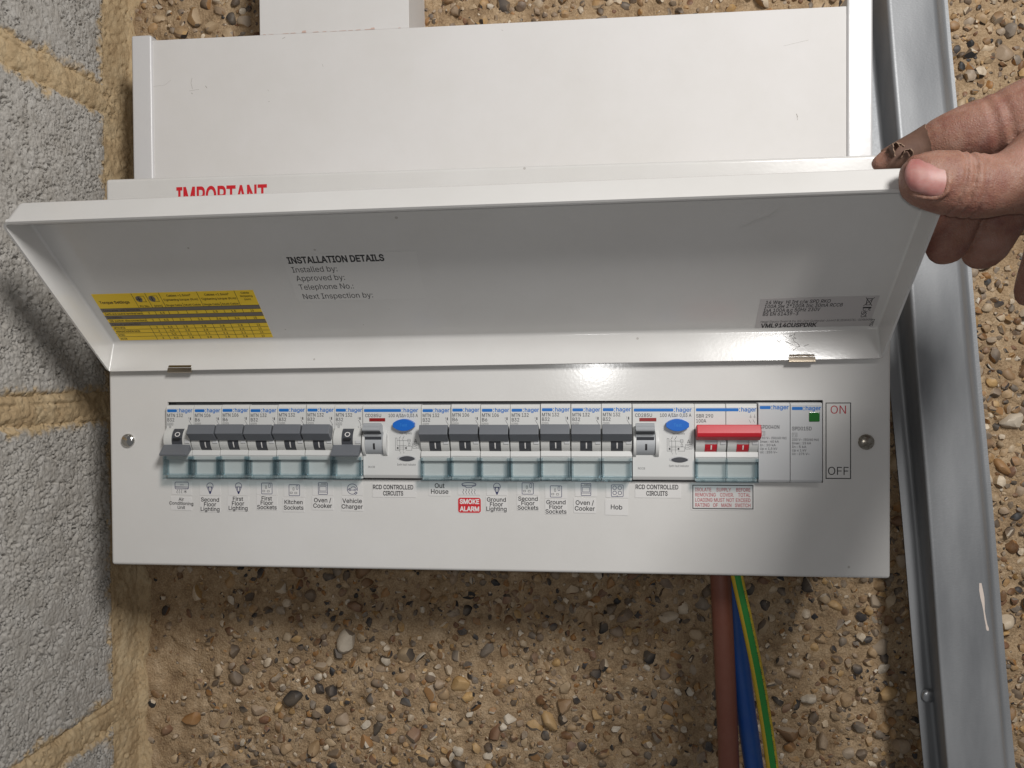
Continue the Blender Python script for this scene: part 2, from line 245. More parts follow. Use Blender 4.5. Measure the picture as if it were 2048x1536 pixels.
# outlines of the sans serif lettering: advance, then closed contours (x, y, ...) in 1/500 em
GLYPH = json.loads(r'''{"A":[240,[8,0,101,254,138,254,231,0,198,0,138,167,116,239,123,239,114,209,43,0],[55,71,55,99,185,99,185,71]],"B":[228,[30,0,30,254,121,254,145,252,164,245,180,235,190,221,197,205,199,187,198,172,193,160,187,150,178,143,157,133,157,131,170,129,182,123,192,114,201,102,207,86,209,68,207,50,200,33,189,20,172,9,151,2,123,0],[62,29,122,29,148,31,165,40,175,53,178,68,176,81,171,92,163,102,153,109,140,114,62,115],[62,143,119,143,144,148,162,163,166,174,168,186,165,202,156,214,141,223,120,226,62,226]],"C":[255,[134,-3,103,1,75,12,52,32,35,58,24,90,20,127,24,165,35,197,52,223,75,242,103,254,134,258,170,252,201,236,214,224,224,209,232,193,236,174,204,174,195,197,179,214,158,224,134,228,111,225,92,216,75,202,62,182,54,157,52,127,54,97,63,72,75,53,92,38,112,29,134,26,158,30,179,40,187,48,200,68,204,80,236,80,232,62,224,45,214,31,201,19,170,2]],"D":[251,[109,0,48,0,48,29,107,29,136,31,159,40,177,55,189,75,197,99,200,128,197,156,190,180,177,200,160,214,138,223,110,226,47,226,47,254,113,254,147,251,176,239,200,221,217,196,227,164,231,128,227,91,217,59,199,34,175,15,145,4],[62,254,62,0,30,0,30,254]],"E":[209,[30,0,30,254,186,254,186,226,62,226,62,143,178,143,178,114,62,114,62,29,188,29,188,0]],"F":[205,[30,0,30,254,185,254,185,226,62,226,62,139,173,139,173,111,62,111,62,0]],"G":[260,[134,-3,102,1,75,13,52,32,35,58,24,90,20,127,24,165,35,197,52,223,74,242,102,254,132,258,170,252,202,235,225,208,232,192,237,174,204,174,194,197,186,206,168,220,158,224,133,228,111,225,92,216,75,202,62,182,54,157,52,127,54,97,63,72,75,53,92,38,112,29,134,26,155,29,172,36,187,47,198,62,205,80,207,101,217,100,141,100,141,128,239,128,239,100,236,71,225,45,209,25,188,9,163,0]],"H":[258,[30,0,30,254,62,254,62,144,196,144,196,254,228,254,228,0,196,0,196,116,62,116,62,0]],"I":[150,[16,0,16,29,59,29,59,226,16,226,16,254,135,254,135,226,91,226,91,29,135,29,135,0]],"J":[198,[93,-3,62,2,38,16,22,40,17,86,49,86,52,52,61,37,75,28,93,25,110,28,124,37,133,52,136,73,136,254,168,254,168,73,163,40,147,16,123,2]],"K":[233,[52,73,52,108,87,152,182,254,224,254],[30,0,30,254,62,254,62,0],[186,0,94,130,114,155,224,0]],"L":[196,[30,0,30,254,62,254,62,29,181,29,181,0]],"M":[314,[30,0,30,254,76,254,141,87,161,24,154,24,171,79,238,254,284,254,284,0,252,0,253,229,256,229,234,161,171,0,143,0,83,152,56,229,59,229,60,208,61,0]],"N":[262,[30,0,30,254,68,254,181,75,207,27,202,27,200,79,199,254,232,254,232,0,193,0,82,177,54,226,60,227,62,153,62,0]],"O":[267,[133,-3,103,1,75,12,52,32,35,58,24,90,20,127,24,165,35,197,52,223,75,242,103,254,133,258,164,254,192,242,215,223,232,197,243,165,247,127,243,90,232,58,215,32,192,12,164,1],[133,26,155,29,175,38,191,52,204,72,212,97,215,127,212,157,204,182,191,202,175,216,155,225,133,228,112,225,92,216,75,202,63,182,54,157,52,127,54,97,63,72,75,52,92,38,112,29]],"P":[222,[30,0,30,254,118,254,144,252,166,244,183,231,195,215,202,195,204,174,202,152,195,133,183,116,166,104,144,96,118,93,55,93,55,121,116,121,134,123,149,128,159,136,167,147,172,174,167,201,159,211,148,219,134,224,116,226,62,226,62,0]],"Q":[267,[123,80,156,80,234,-24,200,-24],[133,-3,103,1,75,12,52,32,35,58,24,90,20,127,24,165,35,197,52,223,75,242,103,254,133,258,164,254,192,242,215,223,232,197,243,165,247,127,243,90,232,58,215,32,192,12,164,1],[133,26,155,29,175,38,191,52,204,72,212,97,215,127,212,157,204,182,191,202,175,216,155,225,133,228,112,225,92,216,75,202,63,182,54,157,52,127,54,97,63,72,75,52,92,38,112,29]],"R":[224,[30,0,30,254,118,254,145,252,167,244,183,232,195,217,202,198,205,176,202,154,195,136,183,120,166,109,145,101,118,99,48,99,48,128,135,129,149,133,160,141,167,150,171,162,171,190,167,202,159,212,149,220,134,224,116,226,62,226,62,0],[177,0,115,115,151,115,214,0]],"S":[223,[112,-4,86,-2,64,5,46,15,32,30,23,48,19,68,52,68,55,55,62,44,71,35,83,29,112,25,128,26,143,30,155,37,165,46,171,57,173,70,171,81,166,89,158,96,136,107,64,130,43,145,30,163,26,186,29,206,37,224,51,238,69,249,90,256,114,258,137,256,158,249,175,238,189,224,197,208,200,189,169,189,163,206,151,219,134,227,112,229,97,228,84,224,73,218,64,209,59,199,58,188,60,176,65,167,85,154,156,132,179,119,197,99,202,85,204,69,201,50,193,32,180,17,162,5,139,-2]],"T":[224,[16,226,16,254,208,254,208,226,128,226,128,0,96,0,96,226]],"U":[259,[129,-4,101,-1,77,8,57,22,42,40,33,62,30,87,30,254,62,254,62,89,64,72,70,57,80,44,94,34,110,28,129,26,149,28,165,34,179,44,188,57,194,72,196,89,196,254,229,254,229,87,226,62,216,40,201,22,182,8,157,-1]],"V":[240,[102,0,8,254,42,254,101,88,124,15,117,15,126,45,197,254,231,254,139,0]],"W":[343,[78,0,8,254,41,254,85,85,98,20,95,20,106,73,153,254,190,254,234,85,249,20,244,20,252,60,302,254,335,254,265,0,228,0,180,178,168,237,175,237,164,179,115,0]],"X":[237,[9,0,109,142,109,118,15,254,52,254,102,181,122,146,116,146,131,172,187,254,223,254,129,119,129,143,228,0,191,0,134,83,115,116,122,116,113,98,46,0]],"Y":[236,[102,0,102,104,8,254,46,254,104,159,125,115,112,115,119,132,140,172,191,254,228,254,134,104,134,0]],"Z":[219,[21,0,21,23,153,215,170,238,174,227,20,226,20,254,198,254,198,231,67,40,49,17,45,27,200,29,200,0]],"a":[195,[80,-4,63,-3,47,2,34,11,24,22,17,37,15,54,17,69,22,80,29,90,50,102,133,117,136,121,138,127,133,148,120,161,98,165,85,164,66,156,59,150,50,137,20,146,29,161,39,173,52,182,82,191,97,192,119,190,143,180,153,172,161,160,167,145,168,0,138,0,138,26,136,26,126,12,118,6,95,-3],[85,23,101,24,114,29,124,37,132,47,138,69,138,95,123,89,67,79,52,70,47,62,46,52,51,36,65,26]],"b":[212,[115,-4,99,-3,86,2,69,16,59,29,56,29,56,0,26,0,26,254,57,254,57,160,59,160,76,180,86,186,98,191,115,192,137,189,156,180,173,166,185,146,193,122,195,94,193,66,185,42,173,23,157,8,137,-1],[110,23,126,26,140,33,150,44,158,58,163,75,164,95,163,114,158,131,150,145,140,156,126,163,110,165,94,163,81,156,70,145,62,131,58,114,56,95,58,75,63,58,70,43,81,32,94,26]],"c":[198,[104,-4,79,-1,58,8,41,23,28,43,20,66,17,94,20,122,28,146,41,165,58,180,79,189,104,192,130,189,153,178,170,161,181,138,151,131,145,145,135,155,113,164,86,162,73,155,62,144,54,129,50,112,50,75,54,59,62,44,73,33,86,26,104,23,121,26,135,33,146,44,152,59,181,51,171,28,153,11,130,0]],"d":[212,[98,-4,75,-1,56,8,40,23,27,42,20,66,17,94,20,122,27,146,40,166,56,180,75,189,98,192,114,191,126,186,136,180,153,160,155,160,155,254,186,254,186,0,156,0,156,29,153,29,143,16,126,2,114,-3],[102,23,118,26,132,32,142,43,150,58,154,75,156,95,154,114,150,131,142,145,132,156,118,163,102,165,86,163,72,156,62,145,54,131,50,114,48,95,50,75,54,58,62,44,73,33,86,26]],"e":[202,[106,-4,80,-1,58,8,41,23,28,42,20,66,17,93,20,121,28,145,40,165,58,180,78,189,103,192,133,187,147,180,160,170,170,157,179,141,184,121,186,97,186,85,37,85,37,110,169,110,155,101,153,119,149,134,141,147,131,157,118,163,103,165,87,163,73,157,62,147,54,135,50,121,48,89,50,69,55,53,64,40,76,31,90,25,106,23,127,26,135,31,149,44,153,53,182,45,177,32,168,20,156,10,141,2,125,-3]],"f":[127,[114,190,114,164,3,164,3,190],[40,0,40,216,42,231,48,243,57,252,68,259,94,265,117,262,121,260,114,234,97,237,85,235,77,230,72,221,71,0]],"g":[213,[103,-75,84,-74,53,-63,41,-55,25,-35,51,-20,68,-39,89,-48,103,-49,124,-46,141,-38,152,-23,156,-3,156,34,153,34,136,14,114,4,97,2,76,5,56,13,40,27,28,45,20,68,17,96,20,123,27,147,40,166,56,180,76,189,98,192,114,191,127,186,137,180,154,159,157,159,157,190,186,190,186,-4,183,-27,175,-45,162,-59,145,-68,125,-73],[102,30,118,32,132,38,142,47,150,61,155,77,156,96,155,115,150,132,142,146,132,156,119,163,102,165,86,163,73,156,62,145,54,131,50,115,48,96,50,78,54,61,62,48,73,38,86,32]],"h":[205,[57,113,57,0,26,0,26,254,57,254,57,144,51,144,62,166,76,181,94,189,114,192,132,190,148,184,161,174,170,160,177,142,179,120,179,0,148,0,148,118,145,137,136,152,123,161,105,165,80,159,71,151,63,141,58,129]],"i":[83,[26,0,26,190,57,190,57,0],[42,221,27,227,22,234,21,242,22,249,27,256,42,262,50,260,57,256,62,249,63,242,62,234,57,227,50,223]],"j":[83,[26,190,57,190,55,-31,51,-45,43,-56,32,-65,19,-70,-5,-71,-5,-43,12,-42,20,-36,25,-27,26,-15],[42,221,27,227,22,234,20,242,22,249,27,256,42,262,50,260,57,256,61,249,63,242,61,234,57,227,50,223]],"k":[190,[55,68,55,106,60,106,142,190,180,190,92,100,89,100],[26,0,26,254,57,254,57,0],[147,0,74,93,96,114,186,0]],"l":[95,[70,-1,50,2,37,10,29,24,26,42,26,254,57,254,58,38,60,31,65,27,85,27,90,1]],"m":[305,[26,0,26,190,56,190,56,148,54,148,59,162,75,182,86,188,110,193,129,190,144,180,154,166,160,147,156,147,161,160,169,172,190,187,204,192,234,191,249,186,261,177,270,164,276,148,278,128,278,0,248,0,248,127,245,145,236,156,224,163,209,165,187,160,179,153,169,135,168,0,137,0,137,130,134,144,126,156,115,163,100,165,79,160,70,154,63,145,58,133,57,0]],"n":[205,[57,113,57,0,26,0,26,190,56,190,56,144,51,144,62,166,76,181,94,189,114,192,132,190,147,184,160,174,170,160,176,142,179,120,179,0,148,0,148,118,145,137,136,152,123,161,105,165,80,159,71,151,63,141,58,129]],"o":[208,[104,-4,79,-1,58,8,41,23,28,43,20,66,17,94,20,122,28,146,41,165,58,180,79,189,104,192,128,189,149,180,167,165,180,146,188,122,191,94,188,66,180,43,167,23,149,8,128,-1],[104,23,121,26,135,33,146,44,154,59,158,75,160,94,158,112,154,129,146,144,135,155,121,162,104,165,86,162,73,155,62,144,54,129,50,112,48,94,50,75,54,59,62,44,73,33,86,26]],"p":[212,[26,-71,26,190,56,190,56,160,59,160,76,180,98,191,115,192,137,189,156,180,173,166,185,146,193,122,195,94,193,66,185,42,173,23,157,8,137,-1,115,-4,99,-3,86,2,76,8,59,29,57,29,57,-71],[110,23,126,26,140,33,150,44,158,58,163,75,164,95,163,114,158,131,150,145,140,156,126,163,110,165,94,163,81,156,70,145,62,131,58,114,56,95,58,75,63,58,70,43,81,32,94,26]],"q":[212,[186,-71,155,-71,155,29,153,29,136,8,126,2,114,-3,98,-4,75,-1,56,8,40,23,27,42,20,66,17,94,20,122,27,146,40,166,56,180,75,189,98,192,114,191,136,180,153,160,156,160,156,190,186,190],[102,23,118,26,132,32,142,43,150,58,154,75,156,95,154,114,150,131,142,145,132,156,118,163,102,165,86,163,72,156,62,145,54,131,50,114,48,95,50,75,54,58,62,44,73,33,86,26]],"r":[130,[26,0,26,190,56,190,56,160,58,160,65,173,76,184,90,190,122,192,122,161,91,161,70,151,63,142,58,131,57,118,57,0]],"s":[182,[91,-4,72,-3,56,2,42,9,31,19,23,32,18,47,47,53,53,40,62,30,75,25,91,23,108,25,122,31,131,40,134,51,132,60,127,68,118,74,52,93,36,104,27,119,23,137,26,152,33,166,43,177,58,185,74,190,94,192,112,191,127,186,140,179,149,170,162,145,134,139,121,158,110,164,94,166,78,164,65,158,57,150,54,139,56,129,62,122,72,116,137,97,153,86,162,71,166,53,163,37,156,24,145,12,130,3,112,-2]],"t":[114,[102,190,102,164,3,164,3,190],[32,236,63,236,64,38,68,31,75,26,85,25,101,27,107,1,84,-2,62,1,46,11,36,26,32,46]],"u":[205,[91,-3,73,-1,57,5,44,15,35,29,28,47,26,69,26,190,57,190,57,72,60,52,68,37,82,28,100,25,125,31,134,38,142,48,146,61,148,190,179,190,179,0,149,0,149,46,154,46,143,23,129,8,111,0]],"v":[195,[81,0,9,190,42,190,88,60,103,10,92,10,112,78,152,190,186,190,113,0]],"w":[284,[69,0,11,190,44,190,72,89,88,21,82,21,88,45,126,190,158,190,186,88,201,21,196,21,201,45,240,190,272,190,215,0,184,0,138,169,145,169,99,0]],"x":[189,[10,0,86,109,86,86,14,190,50,190,104,103,88,103,108,139,141,190,176,190,104,84,104,107,179,0,143,0,86,91,102,91,82,56,46,0]],"y":[195,[24,-69,31,-43,52,-44,65,-37,71,-29,81,-1,9,190,42,190,88,60,103,10,92,10,112,78,153,190,186,190,96,-43,80,-62,70,-68,46,-73]],"z":[190,[21,0,21,23,127,160,127,161,24,161,24,190,166,190,166,165,63,28,169,28,169,0]],"0":[227,[113,-3,87,0,65,12,47,31,34,57,27,89,24,127,27,165,35,197,48,223,65,242,87,254,113,258,139,254,161,242,179,223,192,197,200,165,203,127,200,89,192,57,179,31,162,12,140,0],[113,25,131,28,145,37,157,52,165,72,170,97,172,127,170,157,165,182,157,203,145,218,131,227,113,230,96,227,82,218,70,203,62,182,56,157,55,127,56,97,62,72,70,52,82,37,96,28]],"1":[227,[38,0,38,27,195,27,195,0],[138,254,138,0,106,0,106,224,43,179,43,213,99,254]],"2":[227,[32,0,32,24,141,141,155,163,160,186,159,198,154,209,146,218,125,228,112,230,98,228,86,224,77,216,69,207,65,195,64,181,33,181,35,202,43,221,55,237,72,248,91,255,112,258,134,255,153,248,169,237,181,223,188,205,191,186,185,159,179,145,153,111,76,28,195,28,195,0]],"3":[227,[109,-3,87,-1,66,5,49,15,35,29,26,46,22,66,55,66,57,54,63,44,72,35,95,26,124,26,138,30,149,37,157,46,163,58,165,72,163,86,158,98,150,109,137,117,121,122,78,124,78,150,144,226,35,226,35,254,186,254,186,230,106,139,106,144,132,144,154,138,172,127,185,111,194,93,196,72,194,51,185,33,172,18,154,6,133,-1]],"4":[227,[20,53,20,79,123,254,155,254,54,81,207,81,207,53],[141,0,141,159,171,159,171,0]],"5":[227,[111,-3,89,-1,70,6,54,16,41,30,33,47,30,65,61,65,69,44,87,30,111,25,125,27,138,32,149,41,157,52,162,66,164,81,162,97,157,111,148,122,137,131,124,137,96,137,73,129,64,123,34,126,48,254,183,254,183,226,75,226,67,151,89,162,101,166,131,165,147,160,161,153,182,130,194,99,195,82,193,58,184,38,171,21,154,8,134,-1]],"6":[227,[113,-3,91,-1,71,7,55,20,42,37,34,58,32,81,34,100,40,119,51,142,126,254,161,254,75,131,73,131,90,149,107,156,139,155,158,147,173,136,185,120,192,101,194,79,192,56,184,36,171,20,155,7,135,-1],[113,24,127,26,139,31,149,40,157,51,162,64,164,79,162,94,157,107,149,118,139,126,127,131,113,133,99,131,87,126,77,118,69,107,64,94,62,79,64,64,69,51,77,40,87,31,99,26]],"7":[227,[48,0,162,226,31,226,31,254,195,254,195,224,82,0]],"8":[227,[113,-3,89,-1,68,6,50,17,37,31,29,48,26,68,28,83,33,98,40,110,51,121,63,128,76,132,59,141,46,154,38,171,35,190,38,209,45,225,57,239,73,249,92,256,113,258,134,256,153,249,169,239,181,225,188,209,191,190,188,171,180,154,167,141,150,132,164,128,176,121,186,110,194,98,199,83,200,68,198,48,189,31,176,17,158,6,137,-1],[113,25,129,26,142,30,153,37,161,46,167,57,168,69,167,83,161,94,153,104,141,111,128,116,113,118,98,116,85,111,73,104,65,94,59,83,58,69,59,57,64,46,73,37,84,30,97,26],[113,145,126,146,146,157,158,176,160,188,158,200,154,210,147,218,126,229,113,230,100,229,79,218,72,210,68,200,66,188,68,176,72,165,79,157,100,146]],"9":[227,[113,258,135,255,155,247,171,234,184,217,192,197,194,173,192,155,186,135,175,112,100,0,65,0,151,124,154,124,137,105,119,98,87,100,69,107,53,119,41,134,34,154,32,176,34,198,42,218,55,235,71,247,91,255],[113,230,99,228,87,223,77,215,69,204,64,191,63,176,64,161,69,148,77,137,87,129,99,123,113,122,127,123,139,129,149,137,157,147,162,160,164,175,162,190,157,204,150,215,139,223,127,228]],".":[94,[48,-2,39,-1,31,4,26,12,25,20,26,29,31,37,39,42,48,43,56,42,64,37,69,29,71,20,69,12,64,4,56,-1]],",":[94,[19,-60,34,36,68,36,42,-60]],":":[94,[48,-2,39,-1,31,4,26,12,25,20,26,29,31,37,39,42,48,43,56,42,64,37,69,29,71,20,69,12,64,4,56,-1],[48,135,39,137,31,142,26,149,25,158,26,167,31,174,39,179,48,181,56,179,64,174,69,167,71,158,69,149,64,142,56,137]],";":[94,[19,-60,34,36,68,36,42,-60],[52,135,43,137,36,142,31,149,29,158,31,167,36,174,43,179,52,181,61,179,68,174,73,167,75,158,73,149,68,142,61,137]],"/":[125,[117,266,36,-38,7,-38,89,266]],"(":[137,[45,103,50,162,66,221,76,247,88,270,118,270,106,242,87,185,77,129,76,103,80,57,86,33,94,8,118,-48,88,-48,69,-11,56,27,47,66]],")":[137,[19,-48,43,9,51,34,57,58,61,103,60,129,50,185,31,242,19,270,48,270,71,221,86,162,92,103,89,65,81,27,67,-11,48,-48]],"[":[137,[51,-48,51,270,118,270,118,244,80,244,80,-22,118,-22,118,-48]],"]":[137,[18,-48,18,-22,57,-22,57,244,18,244,18,270,86,270,86,-48]],"&":[224,[98,-3,75,-1,55,6,39,17,27,31,20,48,17,67,19,82,24,95,32,106,55,128,113,172,127,187,131,202,129,214,123,223,113,228,101,230,84,227,73,216,68,199,73,182,92,153,219,0,182,0,61,146,44,172,38,199,40,215,45,229,55,241,67,249,82,255,100,257,118,255,133,249,145,241,154,230,160,217,161,191,152,171,137,154,77,109,55,87,50,77,48,66,50,54,55,44,72,29,83,25,111,25,126,30,151,48,160,61,168,76,173,93,174,112,204,112,202,90,192,57,166,23,153,12,136,3,117,-2]],"-":[227,[168,122,168,94,57,94,57,122]],"*":[227,[101,111,103,165,57,136,45,158,93,183,45,208,57,229,103,200,101,254,125,254,123,200,169,229,181,208,133,183,181,158,169,136,123,165,125,111]],"+":[227,[99,17,99,182,128,182,128,17],[31,86,31,113,195,113,195,86]],"~":[227,[26,75,28,94,33,109,41,120,51,127,63,132,88,132,99,128,137,99,149,96,159,98,166,104,171,113,172,126,200,126,199,107,193,93,185,81,175,74,163,70,138,70,127,74,89,102,77,105,68,103,60,98,56,89,54,75]],"<":[227,[33,89,33,110,194,192,194,158,71,100,72,102,72,97,194,40,194,8]],">":[227,[193,89,32,8,32,40,155,99,154,97,154,102,32,158,32,192,193,110]],"=":[227,[36,122,36,151,191,151,191,122],[36,48,36,77,191,77,191,48]],"\u2264":[227,[194,12,33,12,33,40,194,40],[33,117,33,138,194,195,194,164,82,128,83,125,82,127,194,91,194,60]],"\u0394":[237,[8,0,102,254,136,254,228,0],[53,28,185,28,119,213,117,213]],"\u00b2":[152,[19,153,19,174,91,231,99,240,102,250,100,258,94,265,74,270,63,269,54,265,49,258,47,250,18,250,22,267,34,281,52,290,74,293,97,290,115,282,127,269,130,252,126,235,109,215,61,177,135,177,135,153]],"\u20ac":[232,[182,164,170,140,8,140,17,164],[160,115,149,90,8,90,17,115],[212,232,199,205,174,221,155,227,124,225,107,216,92,202,80,182,73,157,71,127,73,97,80,72,92,52,107,38,124,29,155,27,174,33,198,48,211,21,197,11,180,3,163,-2,144,-3,115,1,90,12,68,32,52,57,42,89,39,127,42,165,52,197,68,223,90,242,115,254,144,258,163,256,180,251,197,243]]," ":[94]}''')


def glyph_contours(chx, bold):
    out = []
    for c in GLYPH[chx][1:]:
        P = [(c[i] / 500, c[i + 1] / 500) for i in range(0, len(c), 2)]
        if bold:
            Q = []
            n = len(P)
            for i in range(n):
                a, b, d = Vector(P[i - 1]), Vector(P[i]), Vector(P[(i + 1) % n])
                e0, e1 = (b - a).normalized(), (d - b).normalized()
                n0, n1 = Vector((-e0.y, e0.x)), Vector((-e1.y, e1.x))
                m = n0 + n1
                if m.length < 1e-4:
                    m = n0
                m.normalize()
                q = b + m * min(bold / max(0.35, m.dot(n0)), 2 * bold)
                Q.append((q.x, q.y))
            P = Q
        out.append(P)
    return out


_fill = {}


def glyph_fill(chx, bold):
    """the inside of a letter (non-zero winding of its contours) as triangles"""
    if (chx, bold) in _fill:
        return _fill[(chx, bold)]
    C = glyph_contours(chx, bold)
    pv, pe = [], []
    for c in C:
        k = len(pv)
        pv += [Vector(p) for p in c]
        pe += [(k + i, k + (i + 1) % len(c)) for i in range(len(c))]
    ov, _, of, _, _, _ = delaunay_2d_cdt(pv, pe, [], 0, 1e-5)
    keep = []
    for t in of:
        cx, cy = sum(ov[i].x for i in t) / len(t), sum(ov[i].y for i in t) / len(t)
        wn = 0
        for c in C:
            for i in range(len(c)):
                (ax, ay), (bx, by) = c[i - 1], c[i]
                if (ay <= cy) != (by <= cy):
                    if ax + (cy - ay) / (by - ay) * (bx - ax) > cx:
                        wn += 1 if by > ay else -1
        if wn:
            keep.append(tuple(t))
    _fill[(chx, bold)] = ([(v.x, v.y) for v in ov], keep)
    return _fill[(chx, bold)]


def text_geo(s, bold=0.0):
    """flat triangles of a line of lettering, one em high"""
    key = (s, bold)
    if key not in _textcache:
        vs, fs, x = [], [], 0.0
        for chx in s:
            gl = GLYPH.get(chx)
            if gl is None:
                continue
            if len(gl) > 1:
                gv, tri = glyph_fill(chx, bold)
                k = len(vs)
                vs += [(p[0] + x, p[1]) for p in gv]
                fs += [tuple(i + k for i in t) for t in tri]
            x += gl[0] / 500
        _textcache[key] = (vs, fs)
    return _textcache[key]


CAPH = None


def cap_height():
    global CAPH
    if CAPH is None:
        vs, _ = text_geo('H')
        CAPH = max(v[1] for v in vs)
    return CAPH


class MB:
    """collects geometry (mm, world) of ONE object"""

    def __init__(self):
        self.v, self.f, self.m, self.mats = [], [], [], []
        self.frame(Vector((0, 0, 0)), Vector((1, 0, 0)), Vector((0, 0, 1)), Vector((0, -1, 0)))

    def frame(self, o, ux, uz, un):
        self.o, self.ux, self.uz, self.un = Vector(o), Vector(ux), Vector(uz), Vector(un)
        return self

    def mi(self, m):
        if m not in self.mats:
            self.mats.append(m)
        return self.mats.index(m)

    def add(self, verts, faces, m):
        k = len(self.v)
        i = self.mi(m)
        self.v += [tuple(v) for v in verts]
        self.f += [tuple(a + k for a in f) for f in faces]
        self.m += [i] * len(faces)

    def bm(self, bm, m):
        bm.verts.ensure_lookup_table()
        bm.verts.index_update()
        self.add([v.co[:] for v in bm.verts], [[v.index for v in f.verts] for f in bm.faces], m)
        bm.free()

    def box(self, x0, x1, y0, y1, z0, z1, m, bev=0.0, seg=2):
        bm = bmesh.new()
        bmesh.ops.create_cube(bm, size=1.0)
        for v in bm.verts:
            v.co = ((x0 + x1) / 2 + v.co.x * (x1 - x0), (y0 + y1) / 2 + v.co.y * (y1 - y0), (z0 + z1) / 2 + v.co.z * (z1 - z0))
        if bev:
            bmesh.ops.bevel(bm, geom=bm.edges[:], offset=bev, segments=seg, profile=0.5, affect='EDGES')
        self.bm(bm, m)

    def prism(self, prof, x0, x1, m, bev=0.0, seg=2):
        """extrude a (y, z) outline along x"""
        bm = bmesh.new()
        a = [bm.verts.new((x0, p[0], p[1])) for p in prof]
        b = [bm.verts.new((x1, p[0], p[1])) for p in prof]
        n = len(prof)
        bm.faces.new(a)
        bm.faces.new(b[::-1])
        for i in range(n):
            j = (i + 1) % n
            bm.faces.new((a[j], a[i], b[i], b[j]))
        bmesh.ops.recalc_face_normals(bm, faces=bm.faces[:])
        if bev:
            bmesh.ops.bevel(bm, geom=bm.edges[:], offset=bev, segments=seg, profile=0.5, affect='EDGES')
        self.bm(bm, m)

    def outline(self, poly, y0, y1, m, bev=0.0, seg=2):
        """extrude an (x, z) outline from y0 (front) to y1"""
        bm = bmesh.new()
        a = [bm.verts.new((p[0], y0, p[1])) for p in poly]
        b = [bm.verts.new((p[0], y1, p[1])) for p in poly]
        n = len(poly)
        fa = bm.faces.new(a)
        bm.faces.new(b[::-1])
        for i in range(n):
            j = (i + 1) % n
            bm.faces.new((a[j], a[i], b[i], b[j]))
        bmesh.ops.recalc_face_normals(bm, faces=bm.faces[:])
        if bev:
            bmesh.ops.bevel(bm, geom=fa.edges[:], offset=bev, segments=seg, profile=0.5, affect='EDGES')
        self.bm(bm, m)

    def drum(self, x0, x1, yc, zc, r, m, a0=0, a1=360, n=28, bev=0.0):
        prof = [(yc + r * math.cos(math.radians(a0 + (a1 - a0) * i / n)), zc + r * math.sin(math.radians(a0 + (a1 - a0) * i / n))) for i in range(n if a1 - a0 >= 360 else n + 1)]
        self.prism(prof, x0, x1, m, bev)

    # flat things in the current frame: a to the right, b up, c off the surface
    def P(self, a, b, c):
        return self.o + self.ux * a + self.uz * b + self.un * c

    def flat(self, pts, c, m):
        self.add([self.P(p[0], p[1], c) for p in pts], [list(range(len(pts)))], m)

    def rect(self, a0, a1, b0, b1, c, m):
        self.flat([(a0, b0), (a1, b0), (a1, b1), (a0, b1)], c, m)

    def slab(self, pts, c0, c1, m):
        n = len(pts)
        vs = [self.P(p[0], p[1], c1) for p in pts] + [self.P(p[0], p[1], c0) for p in pts]
        self.add(vs, [list(range(n))] + [(i, n + i, n + (i + 1) % n, (i + 1) % n) for i in range(n)], m)

    def stroke(self, pts, w, c, m, closed=False):
        pts = [Vector((p[0], p[1])) for p in pts]
        if closed:
            pts = pts + [pts[0]]
        for i in range(len(pts) - 1):
            d = pts[i + 1] - pts[i]
            if d.length < 1e-6:
                continue
            d.normalize()
            n = Vector((-d.y, d.x)) * (w / 2)
            e = d * (w * 0.35)
            self.flat([(pts[i] - e + n)[:], (pts[i] - e - n)[:], (pts[i + 1] + e - n)[:], (pts[i + 1] + e + n)[:]], c + 0.001 * (i % 3), m)

    def text(self, s, a, b, h, c, m, align='C', width=None, bold=0.0, rot=0.0):
        """b is the base line, h the height of a capital"""
        vs, fs = text_geo(s, bold)
        if not vs:
            return
        k = h / cap_height()
        x0, x1 = min(v[0] for v in vs), max(v[0] for v in vs)
        kx = width / (x1 - x0) if width else k
        off = {'C': -(x0 + x1) / 2, 'L': -x0, 'R': -x1}[align]
        cr, sr = math.cos(rot), math.sin(rot)
        pts = []
        for v in vs:
            p, q = (v[0] + off) * kx, v[1] * k
            pts.append(self.P(a + p * cr - q * sr, b + p * sr + q * cr, c))
        self.add(pts, fs, m)

    def build(self, name, parent=None, smooth=None, label=None):
        me = bpy.data.meshes.new(name)
        off = parent_world(parent)
        me.from_pydata([((v[0] - off[0]) * S, (v[1] - off[1]) * S, (v[2] - off[2]) * S) for v in self.v], [], self.f)
        for m in self.mats:
            me.materials.append(m)
        me.polygons.foreach_set('material_index', self.m)
        if smooth is not None:
            me.polygons.foreach_set('use_smooth', [True] * len(me.polygons))
            me.set_sharp_from_angle(angle=math.radians(smooth))
        me.update()
        o = bpy.data.objects.new(name, me)
        COL.objects.link(o)
        if smooth is not None:
            wn = o.modifiers.new('weighted_normals', 'WEIGHTED_NORMAL')
            wn.keep_sharp = True
        if parent:
            o.parent = parent
        if label:
            o['label'] = label
        return o


def parent_world(p):
    x = y = z = 0.0
    while p is not None:
        x += p.location.x / S
        y += p.location.y / S
        z += p.location.z / S
        p = p.parent
    return (x, y, z)


def tag(o, label, cat, group=None):
    o['label'] = label
    o['category'] = cat
    if group:
        o['group'] = group
    return o


def thing(name, label, cat, loc, group=None):
    o = bpy.data.objects.new(name, None)
    COL.objects.link(o)
    o.empty_display_size = 0.01
    o.location = [c * S for c in loc]
    return tag(o, label, cat, group)


def copy_tree(o, parent=None):
    c = o.copy()
    COL.objects.link(c)
    c.parent = parent
    for ch in list(o.children):
        copy_tree(ch, c)
    return c


